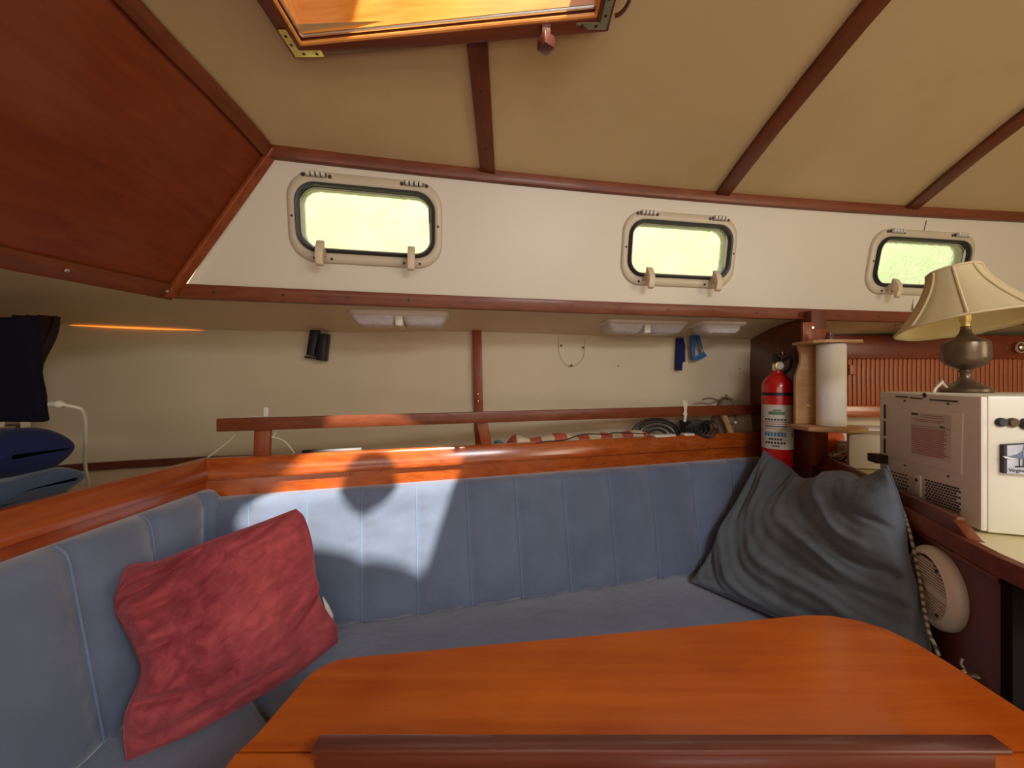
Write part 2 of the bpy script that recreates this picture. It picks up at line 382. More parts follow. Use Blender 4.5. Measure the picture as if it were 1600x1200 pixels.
# cream patch plate below the aft portlight
px0, pz0 = wallpt(1440, 472); c = W(px0, pz0)+Wn(px0)*.002
m = MB(); m.box(c, (.085, .004, .07), (V((-Wn(px0).y, Wn(px0).x, 0)), Wn(px0), V((0, 0, 1)))); m.build('patch_plate', M['white'], cabin_side, bevel=.0015)

# ceiling with hatch opening
HX0, HX1, HY0, HY1 = -.44, .165, .30, .785
cols = sorted(set([-.80, -.761, -.72, -.677, -.56, HX0, -.3, -.15, 0, HX1, .3, .5, .75, 1.0, 1.25, 1.5, 1.8, 2.2, 2.7, 3.25]))
m = MB(); NR = 14
def panelx(y):
    pts = sorted([(b_, a_) for a_, b_ in PT])
    return float(np.interp(y, [q[0] for q in pts], [q[1] for q in pts]))
rowsf = lambda x: [U0(x)+(HY1-U0(x))*i/4 for i in range(4)]+[HY1, (HY1+HY0)/2, HY0]+[HY0-(HY0+1.3)*i/6 for i in range(1, 7)]
for i in range(len(cols)-1):
    A, B_ = cols[i], cols[i+1]; ra, rb = rowsf(A), rowsf(B_)
    for k in range(len(ra)-1):
        if A >= HX0-1e-6 and B_ <= HX1+1e-6 and 4 <= k <= 5: continue
        q = [(A, ra[k]), (B_, rb[k]), (B_, rb[k+1]), (A, ra[k+1])]
        q = [(max(x, panelx(y)), y) for x, y in q]
        if len({(round(x, 5), round(y, 5)) for x, y in q}) < 4 and B_ <= -.8: continue
        vs = [V((x, y, zc(x, y))) for x, y in q]
        if (vs[1]-vs[0]).length < 1e-5 and (vs[2]-vs[3]).length < 1e-5: continue
        m.add(vs, [(0, 1, 2, 3)])
ceiling = structure(m.build('ceiling', M['ceil'], angle=60))

def strip(pa, pb, d, name, mtl, parent=None, bevel=.002):
    m = MB(); m.loft([[a, b_, b_+d_, a+d_] for a, b_, d_ in zip(pa, pb, d)])
    return m.build(name, mtl, parent, bevel=bevel)
# beams across the ceiling
def batten(n, xf, y0, y1, wd=.045):
    ys = [y0+(y1-y0)*i/10 for i in range(11)]; P = [(xf(y), y) for y in ys]
    o = strip([V((x-wd/2, y, zc(x, y)+.004)) for x, y in P], [V((x+wd/2, y, zc(x, y)+.004)) for x, y in P], [V((0, 0, -.016))]*11, 'trim_%d' % n, M['trimy'])
    structure(o)
    for k in range(int(abs(y1-y0)/.16)+1):
        y = y0-.09-.17*k
        if y < y1+.02: break
        x = xf(y); disc(V((x, y, zc(x, y)-.0118)), (0, 0, -1), .004, .001, 8).build('screw', M['screw'], o)
    return o
batten(1, lambda y: -.075, U0(-.075)-.01, .82)
batten(2, lambda y: -.075, .25, -1.28)
batten(3, lambda y: .73, U0(.73)-.01, -1.28, .05)
batten(4, lambda y: 1.50-(U0(1.5)-y)*.22, U0(1.5)-.01, -1.28, .05)
batten(5, lambda y: 2.3-(U0(2)-y)*.3, U0(2.3)-.01, -1.28, .05)
# longitudinal trims
X_ = [-.677+(3.9)*i/40 for i in range(41)]
o = strip([W(x, ZU+.004)-Wn(x)*.002 for x in X_], [W(x, ZU-.028)-Wn(x)*.002 for x in X_], [Wn(x)*.018 for x in X_], 'trim_6', M['trimx']); structure(o)
X_ = [-.957+(4.2)*i/40 for i in range(41)]
o = strip([W(x, ZL+.036)-Wn(x)*.002 for x in X_], [W(x, ZL-.004)-Wn(x)*.002 for x in X_], [Wn(x)*.018 for x in X_], 'trim_7', M['trimx']); structure(o)
for k in range(14):
    x = -.85+k*.175; disc(W(x, ZL+.016)+Wn(x)*.0155, Wn(x), .005, .001, 8).build('screw', M['screw'], o)

# forward raked panel and its mouldings
def pz(x, y): return zc(x, y)
pts_b = [V((x, y, ZL)) for x, y in PB]; pts_t = [V((x, y, pz(x, y))) for x, y in PT]
def resample(P, n):
    out = []
    L = [0]
    for i in range(len(P)-1): L.append(L[-1]+(P[i+1]-P[i]).length)
    for k in range(n):
        d = L[-1]*k/(n-1); i = 0
        while i < len(P)-2 and L[i+1] < d: i += 1
        out.append(P[i].lerp(P[i+1], (d-L[i])/(L[i+1]-L[i])))
    return out
# keep the image-side corners matched: parametrise both by y
ys = [1.08, .98, .88, .78, .68, .5, .3, 0, -.4, -.8, -1.3]
def edge(P, y):
    q = sorted([(b_, a_) for a_, b_ in P]); return float(np.interp(y, [i[0] for i in q], [i[1] for i in q]))
eb = [V((edge(PB, min(y, 1.073)), min(y, 1.073), ZL)) for y in ys]; et = [V((edge(PT, y), y, pz(edge(PT, y), y))) for y in ys]
m = MB(); m.loft([[a.lerp(b_, i/6) for i in range(7)] for a, b_ in zip(eb, et)], closed=False, caps=False)
fwd = structure(m.build('wall_forward', M['mahog']))
nrm = [((b_-a).cross(V((0, -1, 0)))).normalized() for a, b_ in zip(eb, et)]
nrm = [n if n.x > 0 else -n for n in nrm]
o = structure(strip([a-(b_-a).normalized()*.006 for a, b_ in zip(eb, et)], [a+(b_-a).normalized()*.040 for a, b_ in zip(eb, et)], [n*.012 for n in nrm], 'trim_8', M['trimy']))
for k in (0, 2, 4): disc(eb[k]+(et[k]-eb[k]).normalized()*.018+nrm[k]*.012+V((0, -.03, 0)), nrm[k], .005, .001, 8).build('screw', M['chrome'], o)
structure(strip([b_ for a, b_ in zip(eb, et)], [b_+(a-b_).normalized()*.038 for a, b_ in zip(eb, et)], [n*.014 for n in nrm], 'trim_9', M['trimy']))
A, B_ = eb[0], et[0]; inw = V((-.02, -.99, 0)).normalized()
f5 = [A.lerp(B_, i/8) for i in range(9)]
structure(strip([p+V((.006, .002, 0)) for p in f5], [p+inw*.022 for p in f5], [nrm[0]*.012]*9, 'trim_10', M['trimz']))

# side-deck soffit
inner = [V((-1.06, -1.3, ZL)), V((-1.06, .3, ZL)), V((-1.032, .774, ZL)), V((-.957, 1.073, ZL))]+[V((x, L0(x), ZL)) for x in (-.8, -.5, 0, .5, 1.0, 1.6, 2.2, 3.24)]
hv = [V(h) for h in HULL]
def soff(k, n):
    pass
io = resample(inner, 60); oo = resample(hv, 60)
m = MB(); m.loft([[a.lerp(b_, i/5)+V((0, 0, .012*math.sin(math.pi*i/5))) for i in range(6)] for a, b_ in zip(io, oo)], closed=False, caps=False)
soffit = structure(m.build('ceiling_side_deck', M['paint'], angle=60))
for px, py in ((165, 467), (368, 473), (738, 480+0), (910, 497), (555, 480)):
    q = atz(px, py+3, .236); q.z = .24
# hull wall
m = MB()
hb = [V((h.x, h.y-.03, -.33)) for h in hv]; ho = resample(hv, 60); hbo = resample(hb, 60)
m.loft([[a.lerp(b_, i/8)+V((0, .02*math.sin(math.pi*i/8), 0)) for i in range(9)] for a, b_ in zip(ho, hbo)], closed=False, caps=False)
hull = structure(m.build('wall_hull', M['hull'], angle=60))
m = MB(); m.loft([[p, p+V((0, -.05, -.82))] for p in hbo], closed=False, caps=False); structure(m.build('wall_hull_lower', M['hull'], angle=60))
def hully(x): return float(np.interp(x, [h[0] for h in HULL[2:]], [h[1] for h in HULL[2:]]))
# upright frame strip on the hull
P = [at(745+(z_/-.54)*0, 595-z_*600/1.62, 1.62) for z_ in (.205, -.31)]
m = MB()
m.loft([[V((-.166+d, hully(-.14)-.002, z)), V((-.129+d, hully(-.14)-.002, z)), V((-.129+d, hully(-.14)-.020, z)), V((-.166+d, hully(-.14)-.020, z))] for z, d in ((.212, 0), (-.05, .006), (-.325, .014))])
o = structure(m.build('trim_11', M['trimz'], bevel=.002))
for z in (-.055, -.085): disc(V((-.142, hully(-.14)-.020, z)), (0, -1, 0), .003, .001, 8).build('screw', M['chrome'], o)
m = MB(); m.tube([V((x, hully(x)-.006, .196)) for x in (-1.56, -1.5, -1.4, -1.3, -1.2)], [.0005, .0025, .0035, .0025, .0005], 8); o = m.build('sun_leak_glow', M['amber']); tagk(o, 'thin amber glow of sunlight leaking in along the top of the hull', 'light')  # emissive tube added in place of sunlight leaking through the deck edge
# dark bead at the foot of the hull, forward
P = [V((x, hully(x)-.035, -.305)) for x in (-1.75, -1.6, -1.4, -1.2, -1.0, -.7, -.2)]
m = MB(); m.loft([[p+V((0, .02, .014)), p+V((0, -.004, .014)), p+V((0, -.004, -.012)), p+V((0, .02, -.012))] for p in P]); structure(m.build('trim_12', M['bulk']))
# shelf behind the settee
m = MB(); a = resample([V((-.885, -1.3, -.32)), V((-.885, 1.105, -.32)), V((1.1, 1.705, -.32))], 50); b_ = resample([V((h[0], h[1], -.32)) for h in HULL[:10]], 50)
m.loft([[p, q, q-V((0, 0, .02)), p-V((0, 0, .02))] for p, q in zip(a, b_)]); structure(m.build('trim_13', M['paint']))
# rest of the cabin, off camera
m = MB(); m.box((.6, -1.32, -.2), (5.6, .04, 2.1)); structure(m.build('wall_inboard', M['paint']))
m = MB(); m.box((3.26, .3, -.2), (.04, 3.6, 2.1)); structure(m.build('wall_galley_end', M['paint']))
m = MB(); m.box((-.92, -.1, -.74), (.03, 2.3, .80)); structure(m.build('wall_berth_front', M['bulk']))

# ---------------------------------------------------------------- bulkhead, partition, galley
m = MB()
m.prism([(1.10, 1.80, .26), (1.155, 1.80, .26), (1.155, 1.41, .26), (1.10, 1.41, .26)], (0, 0, -1.41))
bulk = structure(m.build('wall_bulkhead', M['bulk'], bevel=.002))
m = MB(); m.box((1.1275, 1.407, -.06), (.058, .008, .50)); m.build('edge_facing', M['trimz'], bulk, bevel=.002)
PD = V((.39, 1, 0)).normalized(); PN = V((-1, .39, 0)).normalized()
def PL(y, off=0): return V((.585+.39*y, y, 0))+PN*off
# lower partition panel
m = MB(); m.prism([PL(.66), PL(1.415), PL(1.415, -.03), PL(.66, -.03)], (0, 0, .82))
for v in m.v: v.z -= 1.15
part = structure(m.build('wall_partition', M['part'], bevel=.002))
# counter: laminate top, wooden edge, fiddle rail
ct = thing('galley_counter', 'cream laminate galley counter with a dark wood edge under the microwave', 'counter', (1.5, 1.1, -1.15))
m = MB(); m.prism([PL(.60), PL(1.40), V((1.16, 1.42, 0)), V((1.16, 1.80, 0)), V((3.2, 1.85, 0)), V((3.2, .56, 0)), V((.85, .56, 0))], (0, 0, .03))
for v in m.v: v.z -= .33
m.build('worktop', M['counter'], ct)
m = MB()
ed = [PL(1.40), PL(.66), PL(.615)+V((.004, -.012, 0)), V((.835, .567, 0)), V((.86, .553, 0)), V((.92, .548, 0)), V((3.2, .548, 0))]
nn_ = [PN, PN, V((-.9, -.3, 0)), V((-.7, -.7, 0)), V((-.3, -.95, 0)), V((0, -1, 0)), V((0, -1, 0))]
m.loft([[p+V((0, 0, -.298)), p+n*.012+V((0, 0, -.301)), p+n*.014+V((0, 0, -.318)), p+n*.010+V((0, 0, -.336)), p+V((0, 0, -.336))] for p, n in zip(ed, nn_)])
m.build('edge_trim', M['trimx'], ct, bevel=0)
m = MB(); prof = [(0, -.338), (.004, -.290), (-.002, -.272), (-.014, -.270), (-.016, -.338)]
m.loft([[PL(y, o_)+V((0, 0, z)) for o_, z in prof] for y in (.765, .80, 1.0, 1.2, 1.40)]); m.build('fiddle_rail', M['part'], ct, bevel=.0015)
m = MB(); m.loft([[PL(y, o_)+V((0, 0, z)) for o_, z in ((0, -.33), (.006, zt), (-.014, zt), (-.016, -.33))] for y, zt in ((.70, -.303), (.725, -.298), (.745, -.285), (.764, -.276))]); m.build('fiddle_end', M['trimx'], ct, bevel=.001)
m = MB(); m.box((2.0145, .648, -.745), (2.36, .016, .81)); m.build('shade_panel', M['darkgal'], ct)  # near-black sheet standing in for the shaded open space under the counter
# narrow ledge moulding on the panel below the fiddle
m = MB(); m.loft([[PL(y, o_)+V((0, 0, z)) for o_, z in ((0, -.336), (.010, -.338), (.006, -.348), (0, -.352))] for y in (.66, 1.0, 1.40)]); m.build('ledge_moulding', M['trimx'], ct)

# tambour cupboard on the hull side of the galley
tb = thing('tambour_cupboard', 'reddish wood galley cupboard with a tambour front of upright slats', 'cupboard', (1.8, 1.72, -.17))
m = MB(); m.box((2.16, 1.745, .152), (2.0, .03, .106)); m.build('top_board', M['mahog'], tb, bevel=.003)
m = MB(); m.box((2.16, 1.735, -.137), (2.0, .05, .056)); m.build('bottom_rail', M['teakx'], tb, bevel=.008)
m = MB(); m.box((2.16, 1.772, -.01), (2.0, .02, .22)); m.build('backing', M['bulk'], tb)
m = MB(); m.box((1.515, 1.750, -.005), (.0165, .014, .212)); s0 = m.build('slat', M['tamb'], tb, bevel=.002)
copies(s0, tb, [(.0208*k*(1), 0, 0) for k in range(1, 58)])
copies(s0, tb, [(-.0208*k, 0, 0) for k in range(1, 18)])
m = MB(); m.box((1.538, 1.737, .050), (.030, .014, .045)); m.build('latch_block', M['tamb'], tb, bevel=.002)
q = at(1594, 543, 1.72); m = MB(); m.tube([q+V((math.cos(a)*.022, -.002, math.sin(a)*.022)) for a in [i*math.pi/9 for i in range(18)]], .0045, 6, loop=True); m.lathe([(.012, 0), (.012, .006), (.006, .01)], q, (V((1, 0, 0)), V((0, 0, 1)), V((0, -1, 0))), 12); m.build('ring_pull', M['chrome'], tb)
m = MB(); m.box((2.16, 1.79, -.245), (2.06, .02, .15)); structure(m.build('wall_galley_back', M['paint']))

# ---------------------------------------------------------------- settee
st = thing('settee', 'L-shaped built-in wooden settee with varnished capping behind the blue backrests', 'settee', (0, 1.35, -1.15))
def corner_run(offs, z):                        # L-shaped run: across forward end, then along the hull side
    out = []
    cx = -.865
    # left leg at x = cx + shift, main leg along board line shifted
    return out
def lrun(prof, x1=1.10):
    rings = []
    for (stt) in ('a', 'b', 'c'):
        ring = []
        for o_, z in prof:
            xl = -.868-o_                       # outward (away from the settee) is -x on the left leg
            if stt == 'a': ring.append(V((xl, -1.25, z)))
            elif stt == 'b': ring.append(V((xl, BL0(xl, o_), z)))
            else: ring.append(V((x1, BL0(x1, o_), z)))
        rings.append(ring)
    return rings
m = MB(); R = lrun([(-.012, -.281), (-.010, -.262), (0, -.230), (.005, -.223), (.022, -.222), (.03, -.228), (.03, -.281)])
m.loft(R[:2]); m.build('cap_rail', M['teaky'], st, bevel=.001)
m = MB(); m.loft(R[1:]); m.build('cap_rail', M['teakx'], st, bevel=.001)
R = lrun([(0, -.72), (0, -.282), (.02, -.282), (.02, -.72)])
m = MB(); m.loft(R[:2]); m.build('back_board', M['teaky'], st)
m = MB(); m.loft(R[1:]); bb = m.build('back_board', M['teakx'], st)
for px, py in ((548, 736+4), (595, 735)):
    q = onplane(px, py, V((0, 1.352, 0)), BN); disc(q, -BN, .004, .001, 8).build('screw', M['trimz'], st)

# quilted back cushions
def quilt(name, label, bot, top, seams_b, seams_t, N, zb, zt, TH=.075, curve=0):
    """bot/top: plan point as function of s; seams given as values of s"""
    t_ = thing(name, label, 'cushion', bot(seams_b[0]).lerp(bot(seams_b[-1]), .5)+V((0, 0, zb)), 'blue quilted settee cushions')
    prof = [(0, -TH), (0, -.012), (.012, -.002)]+[(b/22, 0) for b in range(1, 21)]+[(.955, -.003), (.98, -.012), (.995, -.022), (1.0, -.030), (1.0, -.033)]
    m = MB(); rings = []; SUB = 10; seam_lines = []
    for i in range(len(seams_b)-1):
        for k in range(SUB+(1 if i == len(seams_b)-2 else 0)):
            u = k/SUB; sb = seams_b[i]*(1-u)+seams_b[i+1]*u; s_t = seams_t[i]*(1-u)+seams_t[i+1]*u
            ring = []
            pb, pt = bot(sb), top(s_t)
            for b, o_ in prof:
                p = pb.lerp(pt, b); z = zb+(zt-zb)*b
                bul = (1-abs(2*u-1)**2.8)*.017*min(1, b*8+.3)
                puck = .0055*math.sin(b*52+i*2.1)*max(0, 1-min(u, 1-u)*3.2)*min(1, min(u, 1-u)*9)
                wr = (noise.noise(V((sb*9, b*7, i*3)))*.006+noise.noise(V((sb*30, b*26, 4)))*.0015)
                wr *= min(1, .04+min(u, 1-u)*6)
                if b < .3: wr += .005*math.sin((u*1.5+b*6)*9)*(1-b/.3)*(.6+.4*math.sin(i*3))*min(1, min(u, 1-u)*6)
                p2 = V((p.x, p.y, z))+N*(o_+(bul+puck+wr if o_ > -.03 else 0))
                ring.append(p2)
            rings.append(ring)
            if k == 0 and i > 0: seam_lines.append([q+N*.0022 for q in ring[2:-2]])
    m.loft(rings); m.build('cover', M['blue'], t_, angle=60)
    for s in seam_lines:
        mm = MB(); mm.tube(s, .0019, 5); mm.build('seam', M['blue2'], t_)
    return t_
def px_on_line(px, a, bb_):                    # x where the pixel column crosses plan line y=a+bx
    r_ = (px-800)/600; return r_*a/(1-bb_*r_)
ta, tb_ = 1.352-.034, .303; ba, bb2 = 1.216, .2557
tops = [345, 388, 480, 565, 650, 728, 804, 878, 950, 1017, 1080, 1142, 1196]
bots = [None, None, 480, 565, 653, 738, 817, 893, 965, 1031, 1096, 1160, 1215]
st_t = [px_on_line(p, ta, tb_) for p in tops]; st_b = [(-.80 if i == 0 else -.70 if i == 1 else px_on_line(p, ba, bb2)) for i, p in enumerate(bots)]
st_t[0] = -.84
quilt('back_cushion', 'long blue velvet quilted back cushion along the hull side, sunlit near the red pillow',
      lambda s: V((s, ba+bb2*s, 0)), lambda s: V((s, ta+tb_*s, 0)), st_b, st_t, V((.27, -1, 0)).normalized(), -.70, -.331)
quilt('back_cushion', 'blue velvet quilted back cushion across the forward end, behind the red pillow',
      lambda s: V((-.78, s, 0)), lambda s: V((-.838, s, 0)), [.1, .32, .53, .735, .885, .965, 1.0], [.05, .30, .52, .72, .885, 1.045, 1.10], V((1, 0, 0)), -.70, -.308)

# seat cushions
def slab(name, label, poly, zt, th, parent_cat='cushion'):
    poly = [V((*p, zt)) for p in poly]; n = len(poly); cen = sum(poly, V())/n
    rings = []; m = MB()
    for off, dz in ((0.0, -th), (0, -.02), (.004, -.008), (.014, -.001), (.03, 0)):
        ring = []
        for i, p in enumerate(poly):
            d = (cen-p); d.normalize(); ring.append(p+d*off+V((0, 0, dz)))
        rings.append(resample(ring+[ring[0]], 61)[:-1] if False else ring)
    m.loft(rings, caps=True)
    o = m.build(name, M['blue'], angle=50); return tagk(o, label, 'cushion', 'blue settee seat cushions')
Cn, In = (-.785, 1.02), (-.30, .64)
slab('seat_cushion', 'long blue velvet seat cushion along the hull side, between backrest and table', [(-.785, 1.03), (-.302, .637), (.93, .96), (1.12, 1.40), (1.10, 1.52)], -.70, .11)
slab('seat_cushion', 'blue velvet seat cushion at the forward end, under the red pillow', [(-.80, 1.028), (-.302, .632), (-.30, -.6), (-.80, -.6)], -.695, .11)
m = MB(); m.prism([(-.82, 1.02, -1.15), (-.34, .68, -1.15), (.90, 1.0, -1.15), (1.08, 1.42, -1.15), (1.08, 1.66, -1.15), (-.82, 1.09, -1.15)], (0, 0, .34))
m.build('base_box', M['bulk'], st)
m = MB(); m.box((-.58, .0, -.98), (.5, 1.3, .34)); m.build('base_box', M['bulk'], st)

# ---------------------------------------------------------------- throw pillows (Coons patch between four curved edges)
def pillow(name, label, bottom, right, top, left, T, mtl, fn, side=1, n=72):
    Bc, Rc, Tc, Lc = [spline([at(*q) for q in c], n+1) for c in (bottom, right, top, left)]   # bottom L->R, right B->T, top L->R, left B->T
    P00, P10, P01, P11 = Bc[0], Bc[-1], Tc[0], Tc[-1]
    Rc[0], Rc[-1], Lc[0], Lc[-1] = P10, P11, P00, P01
    nor = (P10-P01).cross(P11-P00).normalized()
    if nor.dot(-P00) < 0: nor = -nor
    def S(i, j):
        u, v = i/n, j/n
        return Bc[i]*(1-v)+Tc[i]*v+Lc[j]*(1-u)+Rc[j]*u-(P00*(1-u)*(1-v)+P10*u*(1-v)+P01*(1-u)*v+P11*u*v)
    m = MB()
    for sgn in (1, -1):
        vs = []; fs = []
        for j in range(n+1):
            for i in range(n+1):
                u, v = i/n*2-1, j/n*2-1
                h = max(0, (1-u**2)*(1-v**2)); h = (h**.47)*T/2
                hh = h*(1 if sgn > 0 else -.3)
                edge_ = min(1, 11*(1-max(abs(u), abs(v))))
                if sgn > 0: hh += fn(i/n, j/n)*edge_
                vs.append(S(i, j)+nor*hh)
        for j in range(n):
            for i in range(n):
                a = j*(n+1)+i; fs.append((a, a+1, a+n+2, a+n+1))
        m.add(vs, fs)
    t_ = thing(name, label, 'pillow', (P00+P10)/2)
    m.build('cover', mtl, t_, angle=85)
    mm = MB(); loop = [S(i, 0) for i in range(n)]+[S(n, j) for j in range(n)]+[S(n-i, n) for i in range(n)]+[S(0, n-j) for j in range(n)]
    mm.tube(loop[::2], .0018, 6, loop=True); mm.build('edge_seam', mtl, t_)
    return t_
def ridge(x): return 1-abs(((x) % 2)-1)
def fr(u, v):
    d = noise.noise(V((u*3.2, v*3.2, 1)))*.028+noise.noise(V((u*8, v*6, 5)))*.010+noise.noise(V((u*22, v*17, 8)))*.003
    def crease(q, wd, amp, c, ln):              # a sharp groove with a soft roll beside it
        return (-amp*math.exp(-(q/wd)**2)+amp*.8*math.exp(-((q-wd*2.4)/(wd*1.9))**2))*math.exp(-(c/ln)**2)
    d += crease((v-.80)-u*.40, .030, .042, u-.02, .36)
    d += crease((v-.70)-u*.22, .025, .020, u-.10, .25)
    d += crease((v-.40)-(u-1)*.42, .022, .036, u-1, .24)
    d += crease((v-.50)-u*.25, .024, .018, u-.06, .22)
    d += crease((v-.27)+u*.10, .022, .026, u, .22)
    d += crease(.93-v+(u-.72)*.25, .020, .014, u-.72, .16)
    d += crease((v-.12)-(u-.5)*.08, .03, .012, u-.35, .3)
    return d*.62
red = pillow('throw_pillow', 'dusty red chenille throw pillow slumped in the settee corner', 
       [(198, 1188, .70), (300, 1145, .76), (400, 1090, .84), (470, 1048, .91), (527, 1003, .975)],
       [(527, 1003, .975), (524, 975, .99), (500, 938, .99), (492, 900, .99), (487, 850, .995), (475, 810, 1.0), (462, 796, 1.0)],
       [(190, 900, .79), (205, 883, .80), (250, 876, .85), (330, 845, .90), (400, 820, .95), (462, 796, 1.0)],
       [(198, 1188, .70), (196, 1120, .71), (222, 1050, .745), (205, 1000, .76), (180, 950, .775), (190, 900, .79)], .23, M['red'], lambda u, v: fr(u, v)*1.7, n=120)
m = MB(); q = at(508, 950, .985)
m.prism([at(504, 933, .992), at(512, 945, .992), at(520, 962, .988), at(519, 968, .985), at(508, 950, .985)], V((0, .003, 0))); m.build('care_tag', M['label'], red, label='white care tag')
def fg(u, v):
    dx, dy = (1-u), (1-v)
    rr = math.hypot(dx*1.0, dy*.95)+noise.noise(V((u*2.2, v*2.2, 9)))*.07
    a = math.atan2(dy, dx)
    amp = .019*min(1, max(0, rr-.22)*3)*(.55+.45*noise.noise(V((a*2.4, rr*2, 3)))*2)
    d = amp*(math.sin(rr*30)**3 if True else 0)
    d += noise.noise(V((u*4, v*4, 2)))*.018+noise.noise(V((u*13, v*13, 7)))*.003
    q = (v-.40)+(u-1)*.25; d -= .014*math.exp(-(q/.02)**2)*math.exp(-((u-1)/.3)**2)
    q = (v-.26)+(u-1)*.12; d -= .012*math.exp(-(q/.02)**2)*math.exp(-((u-1)/.35)**2)
    q = (v-.62)+(u-1)*.5; d -= .012*math.exp(-(q/.02)**2)*math.exp(-((u-1)/.22)**2)
    return d
pillow('throw_pillow', 'large slate-grey throw pillow leaning in the aft corner of the settee',
       [(1081, 908, 1.31), (1150, 938, 1.20), (1230, 972, 1.08), (1350, 1015, .91), (1458, 1052, .78)],
       [(1458, 1052, .78), (1452, 1000, .795), (1436, 930, .82), (1419, 870, .85), (1414, 815, .88), (1404, 775, .90), (1386, 728, .93)],
       [(1194, 704, 1.50), (1228, 726, 1.44), (1262, 750, 1.32), (1322, 738, 1.16), (1350, 748, 1.05), (1386, 728, .93)],
       [(1081, 908, 1.31), (1103, 880, 1.36), (1135, 825, 1.41), (1165, 765, 1.46), (1194, 704, 1.50)], .19, M['grey'], fg, n=110)

# ---------------------------------------------------------------- table
tbl = thing('saloon_table', 'varnished orange-brown wooden saloon table with rounded corners', 'table', (.2, .3, -1.15))
ZT = -.48
outl = [(-.36, -.25), (-.357, .476), (-.349, .52), (-.343, .565), (-.336, .615), (-.330, .635), (-.318, .650), (-.300, .663), (-.27, .670)]
outl += [(-.1, .693), (.15, .726), (.40, .760), (.55, .782), (.60, .789), (.65, .788), (.695, .772), (.728, .742), (.742, .70), (.746, .65), (.745, .5), (.745, -.25)]
def inset(pts, d):
    c = V((.2, .3, 0)); out = []
    for i, p in enumerate(pts):
        a = V((*pts[max(0, i-1)], 0)); b_ = V((*pts[min(len(pts)-1, i+1)], 0)); t_ = (b_-a).normalized(); n_ = V((t_.y, -t_.x, 0))
        q = V((*p, 0)); 
        if n_.dot(c-q) < 0: n_ = -n_
        out.append(q+n_*d)
    return out
YH = .498                                        # hinge line between leaf and centre board
def board(part, nm):
    m = MB(); rings = []
    for d, dz in ((.004, -.022), (0, -.016), (0, -.004), (.003, 0)):
        rings.append([V((p.x, p.y, ZT+dz)) for p in inset(part, d)])
    m.loft(rings); return m.build(nm, M['table'], tbl, angle=50)
leaf = [(-.356, YH+.001)]+outl[2:-2]+[(.745, YH+.001)]
board(leaf, 'leaf')
board([(-.36, -.25), (-.357, YH-.001), (.745, YH-.001), (.745, -.25)], 'table_top')
# raised fiddle along the hinge line
m = MB(); z = ZT
for nm, x0, x1, ya, yb, za, zb in (('fiddle_body', -.243, .598, .4735, .486, 0, .022), ('fiddle_cap', -.246, .612, .468, .4905, .022, .0295)):
    m = MB(); m.loft([[V((x, ya, ZT+za)), V((x, ya, ZT+zb)), V((x, yb, ZT+zb)), V((x, yb, ZT+za))] for x in (x0, (x0+x1)/2, x1)]); m.build(nm, M['fiddle'], tbl, bevel=.0025)
m = MB(); m.box((.2, .12, -.84), (.16, .10, .62)); m.box((.2, .12, -1.135), (.5, .3, .03)); m.build('pedestal', M['bulk'], tbl, bevel=.005)

# ---------------------------------------------------------------- shelf rail and posts
rl = thing('shelf_rail', 'flat wooden fiddle rail on short posts above the settee capping', 'rail', (0, 1.37, -.222))
def rp(x, o_, z): return V((x, BL0(x, o_), z))
m = MB(); m.loft([[rp(x, .002, z1), rp(x, .018, z1), rp(x, .018, z2), rp(x, .002, z2)] for x, z1, z2 in ((-.846, -.109, -.146), (-.1, -.107, -.145), (1.098, -.104, -.146))]); m.build('rail', M['trimx'], rl, bevel=.002)
for x0, x1, lean in ((-.765, -.725, -.004), (-.128, -.092, .022)):
    m = MB(); m.loft([[rp(x0+d, .019, z), rp(x1+d, .019, z), rp(x1+d, .031, z), rp(x0+d, .031, z)] for z, d in ((-.118, 0), (-.232, lean))]); m.build('post', M['trimz'], rl, bevel=.002)
q = onplane(416, 648, V((0, 1.372, 0)), BN); m = MB(); m.box(q+V((0, 0, .002)), (.013, .003, .04), (BD, BN, V((0, 0, 1)))); 
o = m.build('angle_bracket', M['steel'], rl)
for dz in (.012, .0): disc(q+V((0, -.002, dz)), -BN, .003, .001, 8).build('screw', M['label'], o)

